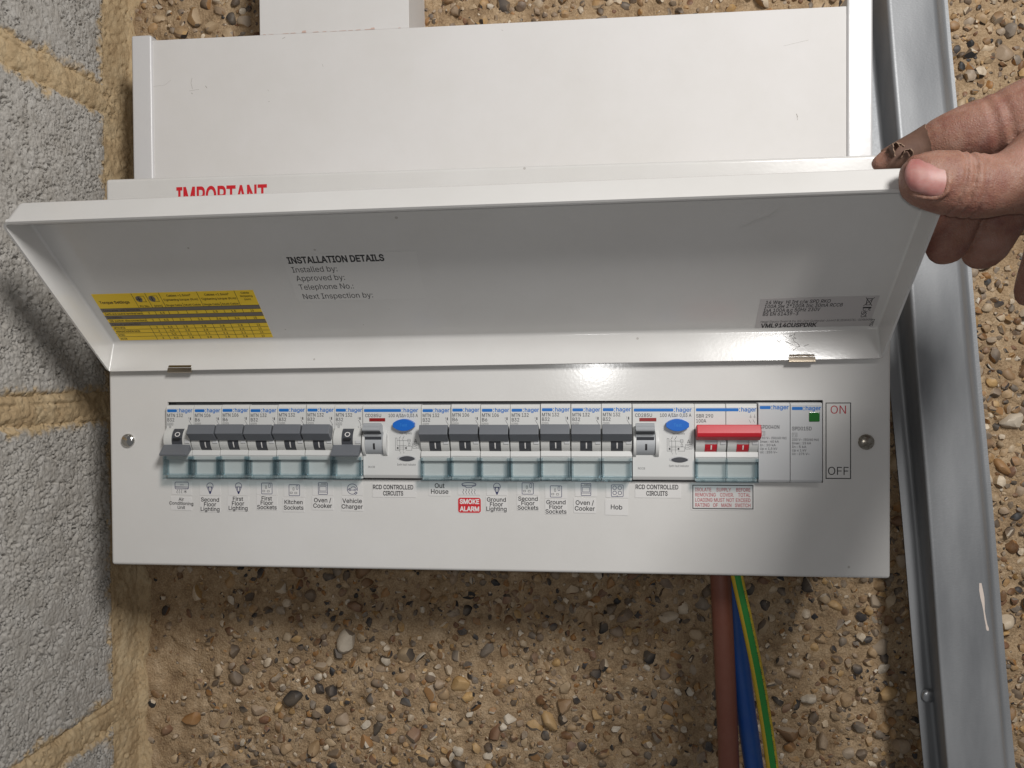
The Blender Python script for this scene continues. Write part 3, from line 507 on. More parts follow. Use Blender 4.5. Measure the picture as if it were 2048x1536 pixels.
def grid_mesh(name, P, mats, parent=None, smooth=True, midx=None):
    """P: (n, m, 3) array in mm"""
    n, m = P.shape[:2]
    off = parent_world(parent)
    V = (P.reshape(-1, 3) - np.array(off)) * S
    i = np.arange(n * m).reshape(n, m)
    F = np.stack([i[:-1, :-1], i[1:, :-1], i[1:, 1:], i[:-1, 1:]], -1).reshape(-1, 4)
    me = bpy.data.meshes.new(name)
    me.vertices.add(len(V))
    me.vertices.foreach_set('co', V.ravel())
    me.loops.add(F.size)
    me.loops.foreach_set('vertex_index', F.ravel())
    me.polygons.add(len(F))
    me.polygons.foreach_set('loop_start', np.arange(0, F.size, 4))
    for k in mats:
        me.materials.append(k)
    me.update(calc_edges=True)
    me.polygons.foreach_set('use_smooth', [smooth] * len(F))
    me.validate()
    o = bpy.data.objects.new(name, me)
    COL.objects.link(o)
    o.parent = parent
    return o


# ------------------------------------------------------------------ noise
NR = np.random.RandomState(11)
_perm = NR.rand(512, 512)


def vnoise(x, y):
    xi, yi = np.floor(x).astype(int), np.floor(y).astype(int)
    fx, fy = x - xi, y - yi
    fx, fy = fx * fx * (3 - 2 * fx), fy * fy * (3 - 2 * fy)
    g = lambda a, b: _perm[a % 512, b % 512]
    return (g(xi, yi) * (1 - fx) + g(xi + 1, yi) * fx) * (1 - fy) + (g(xi, yi + 1) * (1 - fx) + g(xi + 1, yi + 1) * fx) * fy


def fbm(x, y, octv=4):
    s, a, t = 0, 1.0, 0
    for k in range(octv):
        s = s + a * vnoise(x * 2 ** k + 17.3 * k, y * 2 ** k + 5.1 * k)
        t += a
        a *= 0.55
    return s / t - 0.5


def worley(x, y):
    xi, yi = np.floor(x).astype(int), np.floor(y).astype(int)
    best = np.full(x.shape, 9.0)
    sec = np.full(x.shape, 9.0)
    for dx in (-1, 0, 1):
        for dy in (-1, 0, 1):
            a, b = xi + dx, yi + dy
            px = a + _perm[a % 512, b % 512]
            py = b + _perm[(a + 101) % 512, (b + 57) % 512]
            d = np.hypot(px - x, py - y)
            sec = np.where(d < best, best, np.minimum(sec, d))
            best = np.minimum(best, d)
    return best, sec


def smoothstep(a, b, x):
    t = np.clip((x - a) / (b - a), 0, 1)
    return t * t * (3 - 2 * t)


# ================================================================== THE WALLS
YW = 105.0          # face of the pebble wall
XW = -82.0          # face of the block wall


def wall_material():
    m = bpy.data.materials.new('sandy_concrete')
    m.use_nodes = True
    nt = m.node_tree
    b = nt.nodes['Principled BSDF']
    b.inputs['Roughness'].default_value = 0.92
    b.inputs['Specular IOR Level'].default_value = 0.2
    tc = nt.nodes.new('ShaderNodeTexCoord')
    n1 = nt.nodes.new('ShaderNodeTexNoise')
    n1.inputs['Scale'].default_value = 45
    n1.inputs['Detail'].default_value = 8
    n1.inputs['Roughness'].default_value = 0.7
    n2 = nt.nodes.new('ShaderNodeTexNoise')
    n2.inputs['Scale'].default_value = 900
    n2.inputs['Detail'].default_value = 4
    v = nt.nodes.new('ShaderNodeTexVoronoi')
    v.inputs['Scale'].default_value = 520
    rp = nt.nodes.new('ShaderNodeValToRGB')
    e = rp.color_ramp.elements
    e[0].position, e[0].color = 0.30, (0.24, 0.165, 0.10, 1)
    e[1].position, e[1].color = 0.72, (0.55, 0.435, 0.30, 1)
    k = e.new(0.5)
    k.color = (0.40, 0.295, 0.185, 1)
    rp2 = nt.nodes.new('ShaderNodeValToRGB')
    e = rp2.color_ramp.elements
    e[0].position, e[0].color = 0.3, (0.72, 0.66, 0.6, 1)
    e[1].position, e[1].color = 0.7, (1.12, 1.1, 1.08, 1)
    mx = nt.nodes.new('ShaderNodeMix')
    mx.data_type = 'RGBA'
    mx.blend_type = 'MULTIPLY'
    mx.inputs[0].default_value = 1.0
    for q in (n1, n2, v):
        nt.links.new(tc.outputs['Object'], q.inputs['Vector'])
    nt.links.new(n1.outputs['Fac'], rp.inputs[0])
    nt.links.new(n2.outputs['Fac'], rp2.inputs[0])
    nt.links.new(rp.outputs[0], mx.inputs[6])
    nt.links.new(rp2.outputs[0], mx.inputs[7])
    nt.links.new(mx.outputs[2], b.inputs['Base Color'])
    ad = nt.nodes.new('ShaderNodeMath')
    ad.operation = 'MULTIPLY_ADD'
    ad.inputs[1].default_value = 0.7
    nt.links.new(v.outputs['Distance'], ad.inputs[0])
    nt.links.new(n2.outputs['Fac'], ad.inputs[2])
    bp = nt.nodes.new('ShaderNodeBump')
    bp.inputs['Strength'].default_value = 0.9
    bp.inputs['Distance'].default_value = 0.0008
    nt.links.new(ad.outputs[0], bp.inputs['Height'])
    nt.links.new(bp.outputs[0], b.inputs['Normal'])
    return m


def pebble_material():
    m = bpy.data.materials.new('flint_pebbles')
    m.use_nodes = True
    nt = m.node_tree
    b = nt.nodes['Principled BSDF']
    b.inputs['Roughness'].default_value = 0.55
    b.inputs['Specular IOR Level'].default_value = 0.4
    tc = nt.nodes.new('ShaderNodeTexCoord')
    oi = nt.nodes.new('ShaderNodeObjectInfo')
    ge = nt.nodes.new('ShaderNodeNewGeometry')
    ad = nt.nodes.new('ShaderNodeMath')
    ad.operation = 'ADD'
    fr = nt.nodes.new('ShaderNodeMath')
    fr.operation = 'FRACT'
    nt.links.new(oi.outputs['Random'], ad.inputs[0])
    nt.links.new(ge.outputs['Random Per Island'], ad.inputs[1])
    nt.links.new(ad.outputs[0], fr.inputs[0])
    rp = nt.nodes.new('ShaderNodeValToRGB')
    rp.color_ramp.interpolation = 'CONSTANT'
    cols = [(0.42, 0.32, 0.205), (0.25, 0.155, 0.08), (0.18, 0.095, 0.042), (0.055, 0.05, 0.05), (0.31, 0.235, 0.165), (0.30, 0.155, 0.055),
            (0.44, 0.29, 0.13), (0.20, 0.17, 0.14), (0.37, 0.26, 0.15), (0.12, 0.09, 0.065), (0.58, 0.50, 0.39), (0.2, 0.11, 0.065),
            (0.21, 0.16, 0.12), (0.03, 0.03, 0.032), (0.38, 0.245, 0.12), (0.46, 0.37, 0.26), (0.34, 0.28, 0.215), (0.55, 0.50, 0.42)]
    e = rp.color_ramp.elements
    e[0].position, e[0].color = 0.0, (*cols[0], 1)
    e[1].position, e[1].color = 1.0 / len(cols), (*cols[1], 1)
    for k in range(2, len(cols)):
        q = e.new(k / len(cols))
        q.color = (*cols[k], 1)
    nt.links.new(fr.outputs[0], rp.inputs[0])
    n = nt.nodes.new('ShaderNodeTexNoise')
    n.inputs['Scale'].default_value = 160
    n.inputs['Detail'].default_value = 6
    n.inputs['Roughness'].default_value = 0.7
    nt.links.new(tc.outputs['Object'], n.inputs['Vector'])
    r2 = nt.nodes.new('ShaderNodeValToRGB')
    q = r2.color_ramp.elements
    q[0].position, q[0].color = 0.32, (0.62, 0.56, 0.5, 1)
    q[1].position, q[1].color = 0.70, (1.35, 1.32, 1.28, 1)
    nt.links.new(n.outputs['Fac'], r2.inputs[0])
    mx = nt.nodes.new('ShaderNodeMix')
    mx.data_type = 'RGBA'
    mx.blend_type = 'MULTIPLY'
    mx.inputs[0].default_value = 1.0
    nt.links.new(rp.outputs[0], mx.inputs[6])
    nt.links.new(r2.outputs[0], mx.inputs[7])
    nd = nt.nodes.new('ShaderNodeTexNoise')          # cement dust left on the stones
    nd.inputs['Scale'].default_value = 70
    nd.inputs['Detail'].default_value = 7
    nt.links.new(tc.outputs['Object'], nd.inputs['Vector'])
    mr = nt.nodes.new('ShaderNodeMapRange')
    mr.inputs[1].default_value, mr.inputs[2].default_value = 0.48, 0.66
    mr.inputs[4].default_value = 0.55
    nt.links.new(nd.outputs['Fac'], mr.inputs[0])
    m2 = nt.nodes.new('ShaderNodeMix')
    m2.data_type = 'RGBA'
    m2.inputs[7].default_value = (0.37, 0.28, 0.19, 1)
    nt.links.new(mr.outputs[0], m2.inputs[0])
    nt.links.new(mx.outputs[2], m2.inputs[6])
    nt.links.new(m2.outputs[2], b.inputs['Base Color'])
    bp = nt.nodes.new('ShaderNodeBump')
    bp.inputs['Strength'].default_value = 0.4
    bp.inputs['Distance'].default_value = 0.0005
    nt.links.new(n.outputs['Fac'], bp.inputs['Height'])
    nt.links.new(bp.outputs[0], b.inputs['Normal'])
    return m


def wall_relief(x, z):
    g1, _ = worley(x / 9.0 + 60, z / 8.0 + 60)
    pit = smoothstep(0.30, 0.10, g1) * smoothstep(0.5, 0.72, vnoise(x / 14 + 3, z / 14 + 8))
    return YW + 5.0 * fbm(x / 60, z / 60, 4) * -1 - 6.0 * fbm(x / 12 + 40, z / 12, 4) - 2.0 * fbm(x / 4 + 11, z / 4, 3) + 2.6 * pit


SAND = wall_material()
PEB = pebble_material()
pebble_wall = thing('pebble_wall', 'rough exposed pebble concrete wall behind the white consumer unit', 'wall', (250, YW, -340))
xs, zs = np.arange(-92, 760, 1.6), np.arange(-360, 440, 1.6)
GX, GZ = np.meshgrid(xs, zs, indexing='ij')
GY = wall_relief(GX, GZ)
grid_mesh('concrete_face', np.stack([GX, GY, GZ], -1), [SAND], pebble_wall)


def stone_shape(seed, sub):
    """a rounded or split flint as unit vertices and triangles"""
    rr = random.Random(seed)
    bm = bmesh.new()
    bmesh.ops.create_icosphere(bm, subdivisions=sub, radius=1.0)
    sx, sz, sy = rr.uniform(0.8, 1.25), rr.uniform(0.65, 1.0), rr.uniform(0.55, 0.85)
    ph = [rr.uniform(0, 6.28) for _ in range(6)]
    for v in bm.verts:
        c = v.co
        k = 1 + 0.13 * math.sin(2.1 * c.x + ph[0]) + 0.11 * math.sin(2.7 * c.z + ph[1]) + 0.08 * math.sin(3.4 * (c.x + c.y) + ph[2])
        v.co = (c.x * k, c.y * k, c.z * k)
    for _ in range(rr.choice((4, 5, 6, 8, 10, 12))):       # split faces
        n = Vector((rr.gauss(0, 1), rr.gauss(0, 0.8), rr.gauss(0, 1))).normalized()
        d = rr.uniform(0.48, 0.84)
        for v in bm.verts:
            t = v.co.dot(n) - d
            if t > 0:
                v.co -= n * (t * 0.93)
    for v in bm.verts:
        v.co = (v.co.x * sx, v.co.y * sy, v.co.z * sz)
    vs = np.array([v.co[:] for v in bm.verts])
    bm.verts.index_update()
    fs = np.array([[v.index for v in f.verts] for f in bm.faces])
    bm.free()
    return vs, fs


def scatter():
    """centres and sizes of the stones that the photograph can show, largest first"""
    pts = []
    cell = {}

    def ok(x, z, rad, k):
        i, j = int(x // 18), int(z // 18)
        for a in (i - 1, i, i + 1):
            for b in (j - 1, j, j + 1):
                for (px, pz, pr) in cell.get((a, b), ()):
                    if (px - x) ** 2 + (pz - z) ** 2 < ((pr + rad) * k) ** 2:
                        return False
        return True

    rr = random.Random(5)
    for (rad0, rad1, n) in ((6.3, 9.0, 130), (4.7, 6.3, 1500), (3.5, 4.7, 7000), (2.4, 3.5, 15000), (1.2, 2.4, 26000)):
        for _ in range(n):
            x, z = rr.uniform(-84, 690), rr.uniform(-340, 400)
            if 0 < x < 395 and -95 < z < 205:                  # behind the boxes
                continue
            rad = rr.uniform(rad0, rad1)
            dens = 0.85
            if x < 60:
                dens = 0.10 + 0.75 * max(0, (x + 60) / 120)
            if x > 440:
                dens = 1.25
            if z > 130 and x < 440:
                dens = 0.7
            dens *= (1.1 if x > 440 else 0.75) + 0.7 * max(0.0, min(1.0, 0.5 + 2.2 * float(fbm(np.array(x / 45 + 9), np.array(z / 45), 2))))
            if rr.random() > dens:
                continue
            if ok(x, z, rad, 0.60 if x > 440 else 0.70):
                pts.append((x, z, rad))
                cell.setdefault((int(x // 18), int(z // 18)), []).append((x, z, rad))
    return sorted(pts, key=lambda p: -p[2])


def in_frame(x, y, z, mar=30):
    d = CM.transposed() @ (Vector((x, y, z)) - Vector(CAM))
    px, py = 1024 + FPX * d.x / d.y, 768 - FPX * d.z / d.y
    if not (-mar < px < 2048 + mar and -mar < py < 1536 + mar):
        return False
    if 225 < px < 1775 and 330 < py < 1130:
        return False
    if 270 < px < 1740 and 60 < py < 400:
        return False
    return True


shapes_big = []
for k in range(30):
    vs, fs = stone_shape(100 + k, 3)
    me = bpy.data.meshes.new('pebble')
    me.from_pydata((vs * S).tolist(), [], fs.tolist())
    me.materials.append(PEB)
    me.polygons.foreach_set('use_smooth', [True] * len(fs))
    me.set_sharp_from_angle(angle=math.radians(24))
    shapes_big.append(me)
shapes_small = [stone_shape(500 + k, 2) for k in range(24)]
pts = scatter()
single = []
rest_v, rest_f, nv = [], [], 0
for (x, z, rad) in pts:
    y = float(wall_relief(np.array(x), np.array(z)))
    a = rng.uniform(0, 6.28)
    sink = rng.choice((rng.uniform(-0.30, 0.1), rng.uniform(0.0, 0.42))) * rad
    if len(single) < 299 and in_frame(x, y, z):
        o = bpy.data.objects.new('pebble', rng.choice(shapes_big))
        COL.objects.link(o)
        o.parent = pebble_wall
        o.location = ((x - 250) * S, (y + sink - YW) * S, (z + 340) * S)
        o.rotation_euler = (rng.uniform(-0.35, 0.35), a, rng.uniform(-0.35, 0.35))
        o.scale = (rad, rad, rad)
        single.append(o)
    else:
        vs, fs = shapes_small[rng.randrange(24)] if rad < 5 else stone_shape(rng.randrange(500, 540), 2)
        ca, sa = math.cos(a), math.sin(a)
        q = np.stack([vs[:, 0] * ca + vs[:, 2] * sa, vs[:, 1], -vs[:, 0] * sa + vs[:, 2] * ca], -1) * rad + np.array([x, y + sink, z])
        rest_v.append(q)
        rest_f.append(fs + nv)
        nv += len(vs)
RV, RF = (np.concatenate(rest_v) - np.array([250, YW, -340])) * S, np.concatenate(rest_f)
me = bpy.data.meshes.new('pebbles')
me.from_pydata(RV.tolist(), [], RF.tolist())
me.materials.append(PEB)
me.polygons.foreach_set('use_smooth', [True] * len(RF))
me.set_sharp_from_angle(angle=math.radians(26))
o = bpy.data.objects.new('small_gravel', me)
COL.objects.link(o)
o.parent = pebble_wall
o['kind'] = 'stuff'


# ---- the block wall on the left
def rough(name, cols, scale, bump, dist, rgh=0.95, smear=None):
    m = bpy.data.materials.new(name)
    m.use_nodes = True
    nt = m.node_tree
    b = nt.nodes['Principled BSDF']
    b.inputs['Roughness'].default_value = rgh
    b.inputs['Specular IOR Level'].default_value = 0.15
    tc = nt.nodes.new('ShaderNodeTexCoord')
    n1 = nt.nodes.new('ShaderNodeTexNoise')
    n1.inputs['Scale'].default_value = scale
    n1.inputs['Detail'].default_value = 8
    n1.inputs['Roughness'].default_value = 0.72
    n2 = nt.nodes.new('ShaderNodeTexNoise')
    n2.inputs['Scale'].default_value = 620
    n2.inputs['Detail'].default_value = 5
    rp = nt.nodes.new('ShaderNodeValToRGB')
    e = rp.color_ramp.elements
    e[0].position, e[0].color = 0.28, (*cols[0], 1)
    e[1].position, e[1].color = 0.72, (*cols[2], 1)
    k = e.new(0.5)
    k.color = (*cols[1], 1)
    nt.links.new(tc.outputs['Object'], n1.inputs['Vector'])
    nt.links.new(tc.outputs['Object'], n2.inputs['Vector'])
    nt.links.new(n1.outputs['Fac'], rp.inputs[0])
    nt.links.new(rp.outputs[0], b.inputs['Base Color'])
    if smear:                                           # mortar rubbed over the face
        at_ = nt.nodes.new('ShaderNodeAttribute')
        at_.attribute_name = 'mortar'
        mx = nt.nodes.new('ShaderNodeMix')
        mx.data_type = 'RGBA'
        mx.inputs[7].default_value = (*smear, 1)
        nt.links.new(at_.outputs['Fac'], mx.inputs[0])
        nt.links.new(rp.outputs[0], mx.inputs[6])
        nt.links.new(mx.outputs[2], b.inputs['Base Color'])
    bp = nt.nodes.new('ShaderNodeBump')
    bp.inputs['Strength'].default_value = bump
    bp.inputs['Distance'].default_value = dist * S
    nt.links.new(n2.outputs['Fac'], bp.inputs['Height'])
    nt.links.new(bp.outputs[0], b.inputs['Normal'])
    return m


BLOCK = rough('grey_concrete_block', ((0.33, 0.305, 0.27), (0.41, 0.388, 0.355), (0.48, 0.46, 0.43)), 60, 1.0, 0.9, smear=(0.50, 0.365, 0.20))
MORTAR = rough('yellow_mortar', ((0.36, 0.25, 0.14), (0.48, 0.36, 0.215), (0.57, 0.46, 0.30)), 40, 1.0, 0.8)
block_wall = thing('block_wall', 'grey concrete block wall with yellow sandy mortar at the left', 'wall', (XW, 0, -340))
joints = [-445, -224, -5, 209, 425]
YB = 74.0
for k in range(4):
    z0, z1 = joints[k] + 6, joints[k + 1] - 6
    if k in (0, 3):
        z0, z1 = (max(z0, -350), z1) if k == 0 else (z0, min(z1, 400))
    ys, zz = np.arange(-130, YB + 0.6, 0.72), np.arange(z0, z1 + 0.5, 0.72)
    A, B = np.meshgrid(ys, zz, indexing='ij')
    wx, wz = A + 3 * fbm(A / 6, B / 6, 2), B + 3 * fbm(A / 6 + 30, B / 6 + 9, 2)
    f1, f2 = worley(wx / 2.6 + 40, wz / 2.1 + 300)
    g1, _ = worley(wx / 6.5 + 10, wz / 5.0 + 350)
    pit = smoothstep(0.20, 0.0, f2 - f1) * smoothstep(0.42, 0.62, vnoise(A / 5 + 3, B / 4 + 60))
    hole = smoothstep(0.32, 0.12, g1) * smoothstep(0.45, 0.7, vnoise(A / 9 + 70, B / 9 + 2))
    h = 1.1 * (0.55 - f1) - 2.4 * pit - 2.6 * hole + 1.6 * fbm(A / 18, B / 18, 4) + 1.1 * fbm(A / 2.2, B / 1.8, 3)
    ed = np.minimum(np.minimum(B - z0, z1 - B), YB - A) + 3 * fbm(A / 7, B / 7 + 77, 3)
    h = np.minimum(h, 0.15 + 0.5 * vnoise(A / 3 + 9, B / 3 + 120) + 1.2 * fbm(A / 18, B / 18, 4))      # cut faces of the grains
    h = h - 3.4 * smoothstep(7.0, 0.0, ed)
    bo = grid_mesh('block', np.stack([XW + h, A, B], -1)[:, ::-1], [BLOCK], block_wall)
    ed2 = np.minimum(np.minimum(B - z0, z1 - B), (YB - A) * 0.8) + 16 * fbm(A / 9 + 5, B / 9 + 50, 5) + 7 * fbm(A / 2.5, B / 2.5, 2)
    sm_ = 0.9 * smoothstep(9.0, 2.0, ed2)
    at_ = bo.data.attributes.new('mortar', 'FLOAT', 'POINT')
    at_.data.foreach_set('value', sm_[:, ::-1].ravel().astype(np.float32))

# bed joints, smeared over the arrises
for k in range(1, 4):
    zc = joints[k]
    ys, zz = np.arange(-170, YB + 3, 1.1), np.arange(zc - 20, zc + 20.1, 1.0)
    A, B = np.meshgrid(ys, zz, indexing='ij')
    d = np.abs(B - zc) + 12 * fbm(A / 14, B / 14 + 5 * k, 4) + 3 * fbm(A / 3, B / 3, 2)
    h = 0.0 - 4.2 * smoothstep(5.0, 14.5, d) + 1.3 * fbm(A / 12 + 3 * k, B / 12, 4) + 2.2 * fbm(A / 2.6, B / 2.6, 3) - 2.0 * smoothstep(0.28, 0.08, worley(A / 5 + 20, B / 4 + 400)[0]) * smoothstep(0.45, 0.65, vnoise(A / 9 + 31, B / 9 + 90))
    line = smoothstep(1.8, 0.0, np.abs(B - zc - 4 - 3 * fbm(A / 30, A * 0 + k, 3)))
    h = h - 1.6 * line * smoothstep(0.35, 0.6, vnoise(A / 16 + 9 * k, A * 0 + 2))
    grid_mesh('mortar_joint', np.stack([XW + h, A, B], -1)[:, ::-1], [MORTAR], block_wall)

# the fillet of mortar in the corner of the two walls
zz, tt = np.arange(-352, 400, 1.2), np.linspace(0, 1, 52)
B, T = np.meshgrid(zz, tt, indexing='ij')
w1 = 70 - 9 + 9 * fbm(B / 40, B * 0 + 3, 3) * 2
w2 = -77 + 18 * fbm(B / 30 + 8, B * 0 + 6, 3) + np.where(B < -100, 3.0, 0)
px = np.where(T < 0.6, XW - 1.6 + 1.8 * T / 0.6, XW + 0.2 + (w2 - XW) * ((T - 0.6) / 0.4))
py = np.where(T < 0.6, w1 + (YW - 5 - w1) * (T / 0.6), YW - 5 + 4.5 * (T - 0.6) / 0.4)
rough_h = 2.2 * fbm(B / 18, T * 5 + 9, 4) + 2.6 * fbm(B / 2.6, T * 24, 3) - 2.2 * smoothstep(0.30, 0.1, worley(B / 5 + 200, T * 14 + 30)[0]) * smoothstep(0.5, 0.7, vnoise(B / 8 + 31, T * 7 + 90))
edge = 5.0 * (smoothstep(0.14, 0.0, T) + smoothstep(0.84, 1.0, T))
px = px + np.where(T < 0.6, rough_h - edge, 0.35 * rough_h)
py = py + np.where(T < 0.6, 0, -rough_h * 0.8 + edge * 1.3)
grid_mesh('corner_mortar', np.stack([px, py, B], -1), [MORTAR], block_wall)

# ================================================================== CONSUMER UNIT
XL, XR, ZT, ZB = -38.6, 423.4, 136.6, -100.5
unit = thing('consumer_unit', 'white metal consumer unit mounted on the pebble wall with its lid held open', 'consumer unit', (192, 50, ZB))

# front cover: one folded sheet with the long opening
bm = bmesh.new()
gx, gz = [XL, -0.6, 386.6, XR], [ZB, -46.6, 0.0, ZT]
vv = [[bm.verts.new((x, 0, z)) for z in gz] for x in gx]
for i in range(3):
    for j in range(3):
        if (i, j) != (1, 1):
            bm.faces.new((vv[i][j], vv[i + 1][j], vv[i + 1][j + 1], vv[i][j + 1]))
outer = [e for e in bm.edges if e.is_boundary and not all(-1 < v.co.x < 387 and -47 < v.co.z < 1 for v in e.verts)]
inner = [e for e in bm.edges if e.is_boundary and e not in outer]
g = bmesh.ops.extrude_edge_only(bm, edges=outer)
for v in [q for q in g['geom'] if isinstance(q, bmesh.types.BMVert)]:
    v.co.y += 26
g = bmesh.ops.extrude_edge_only(bm, edges=inner)
for v in [q for q in g['geom'] if isinstance(q, bmesh.types.BMVert)]:
    v.co.y += 1.4
bmesh.ops.recalc_face_normals(bm, faces=bm.faces[:])
fold = [e for e in bm.edges if len(e.link_faces) == 2 and e.calc_face_angle(0) > 1.0 and all(abs(v.co.x - XL) < .01 or abs(v.co.x - XR) < .01 or abs(v.co.z - ZB) < .01 or abs(v.co.z - ZT) < .01 for v in e.verts)]
bmesh.ops.bevel(bm, geom=fold, offset=2.0, segments=4, profile=0.5, affect='EDGES')
mb = MB()
mb.bm(bm, WHITE)
cover = mb.build('front_cover', unit, 40)

mb = MB()
mb.box(XL + 1.5, XR - 1.5, 24, YW + 1, ZB + 1.5, ZT - 1.5, WHITE, 1.0)
mb.build('enclosure_body', unit, 40)
mb = MB()
mb.box(-8, 394, 2.2, 4, -52, 6, BLACKHOLE)
mb.box(4, 384, 1.6, 2.6, -3.4, -0.9, mat('dark_grey_inside', (0.035, 0.036, 0.04), 0.5))
mb.build('dark_opening', unit)

# words on the cover, half hidden by the lid
mb = MB()
p0, p1 = at(353, 386, 0), at(534, 378, 0)
mb.frame((p0.x, -0.12, p0.z - 7.6), (1, 0, (p1.z - p0.z) / (p1.x - p0.x) * 0.3), (0, 0, 1), (0, -1, 0))
mb.text('IMPORTANT', 0, 0, 10.6, 0, mat('important_red', (0.55, 0.012, 0.02), 0.5), 'L', width=p1.x - p0.x, bold=0.022)
mb.build('important_lettering', unit)


def screw(name, c, r, m, parent, rot, mdark):
    """domed pozi screw facing -Y, c on its seat"""
    mb = MB()
    vs, fs = [], []
    n, rings = 26, 7
    for i in range(rings):
        a = math.pi / 2 * i / (rings - 1)
        rr_, hh = r * math.cos(a), r * 0.52 * math.sin(a)
        for j in range(n):
            b = 2 * math.pi * j / n
            vs.append((c[0] + rr_ * math.cos(b), c[1] - hh - 0.5, c[2] + rr_ * math.sin(b)))
    for i in range(rings - 1):
        for j in range(n):
            fs.append((i * n + j, i * n + (j + 1) % n, (i + 1) * n + (j + 1) % n, (i + 1) * n + j))
    for j in range(n):
        b = 2 * math.pi * j / n
        vs.append((c[0] + r * math.cos(b), c[1] + 0.3, c[2] + r * math.sin(b)))
    k = rings * n
    for j in range(n):
        fs.append((k + j, k + (j + 1) % n, (j + 1) % n, j))
    mb.add(vs, fs, m)
    o = mb.build(name, parent, 50)
    mb = MB()
    for t in (0, 1, 0.5, 1.5):
        big = t in (0, 1)
        a = rot + t * math.pi / 2
        w, l = (0.17 * r, 0.56 * r) if big else (0.06 * r, 0.46 * r)
        d, e = Vector((math.cos(a), 0, math.sin(a))), Vector((-math.sin(a), 0, math.cos(a)))
        yy = c[1] - 0.5 - 0.505 * r if big else c[1] - 0.5 - 0.49 * r
        q = Vector((c[0], yy, c[2]))
        tip = Vector((0, 0.10 * r, 0))
        mb.add([q - d * l - e * w * .7 + tip, q - e * w, q + d * l - e * w * .7 + tip, q + d * l + e * w * .7 + tip, q + e * w, q - d * l + e * w * .7 + tip], [(0, 1, 4, 5), (1, 2, 3, 4)], mdark)
    mb.build('cross_recess', o)
    return o


RECESS = mat('screw_recess', (0.05, 0.045, 0.04), 0.5, metal=0.6)
a, b = at(257, 881, 0), at(1732, 884, 0)
screw('cover_screw', (a.x, 0, a.z), 4.3, CHROME, unit, 0.5, RECESS)
screw('cover_screw', (b.x, 0, b.z), 4.4, mat('tarnished_steel', (0.42, 0.39, 0.34), 0.28, metal=1.0, bump=(300, 0.4, 0.3), var=(500, (0.12, 0.10, 0.07), 0.8)), unit, 0.3, RECESS)['label'] = 'tarnished dirty cover screw'

# ---- the lid
LXL, LXR, PSI = -36.4, 417.7, 0.0096
R0, J, E1, R1 = (-3.77, 20.73), (1.7, 38.9), (-76.6, 109.5), (-88.3, 96.5)


def lz(x):
    return PSI * (x - 192)


lid = None
bm = bmesh.new()
cs = []
for x in (LXL, LXR):
    cs.append([bm.verts.new((x - (3.2 if x < 0 and p in (E1, R1) else 0.0), p[0], p[1] + lz(x))) for p in (R0, J, E1, R1)])
A_, B_ = cs
for i in range(3):
    bm.faces.new((A_[i], A_[i + 1], B_[i + 1], B_[i]))
bm.faces.new(A_[::-1])
bm.faces.new(B_)
bmesh.ops.recalc_face_normals(bm, faces=bm.faces[:])
ce = [e for e in bm.edges if len(e.link_faces) == 2 and all(v.co.y < -60 for v in e.verts) and abs(e.verts[0].co.x - e.verts[1].co.x) < 1]
bmesh.ops.bevel(bm, geom=ce, offset=5.0, segments=4, profile=0.5, affect='EDGES')
bmesh.ops.recalc_face_normals(bm, faces=bm.faces[:])
be = [e for e in bm.edges if len(e.link_faces) == 2 and e.calc_face_angle(0) > 0.7]
bmesh.ops.bevel(bm, geom=be, offset=2.6, segments=4, profile=0.5, affect='EDGES')
bmesh.ops.recalc_face_normals(bm, faces=bm.faces[:])
# make sure normals look out of the tray, then thicken inwards
cen = Vector((190, -50, 70))
big = max(bm.faces, key=lambda q: q.calc_area())
if big.normal.dot(big.calc_center_median() - Vector((190, -70, 50))) < 0:
    bmesh.ops.reverse_faces(bm, faces=bm.faces[:])
bmesh.ops.solidify(bm, geom=bm.faces[:], thickness=1.3)
mb = MB()
mb.bm(bm, WHITE)
# rolled hem along the free edge
hd = Vector((E1[0] - J[0], E1[1] - J[1])).normalized() * 1.6 - Vector((E1[0] - R1[0], E1[1] - R1[1])).normalized() * 1.9
hem = [(R1[0] - hd.x + 1.6 * math.cos(t * math.pi / 9), R1[1] - hd.y + 1.6 * math.sin(t * math.pi / 9)) for t in range(18)]
n = len(hem)
vs = [(LXL - 0.5, p[0], p[1] + lz(LXL)) for p in hem] + [(LXR - 3.0, p[0], p[1] + lz(LXR)) for p in hem]
mb.add(vs, [(i, (i + 1) % n, n + (i + 1) % n, n + i) for i in range(n)] + [list(range(n))[::-1], list(range(n, 2 * n))], WHITE)
lid = mb.build('lid', unit, 45)
lid['label'] = 'open lid with printed stickers on its shaded inner face'

# inner face frame of the lid
PV = Vector((0, E1[0] - J[0], E1[1] - J[1])).normalized()
PN = Vector((0, -PV.z, PV.y)).normalized()
if PN.z > 0:
    PN = -PN
PO = Vector((192, J[0], J[1])) + PN * 1.3
PX = Vector((1, 0, PSI))


def on_panel(px, py):
    """(x, v) on the lid's inner face at a pixel of the photograph"""
    d = CM @ Vector(((px - 1024) / FPX, 1.0, (768 - py) / FPX))
    nrm = PX.cross(PV)
    t = (PO - Vector(CAM)).dot(nrm) / d.dot(nrm)
    q = Vector(CAM) + d * t - PO
    return q.x, (q - PX * q.x).dot(PV)


def panel_mb():
    return MB().frame(PO, PX, PV, PN)


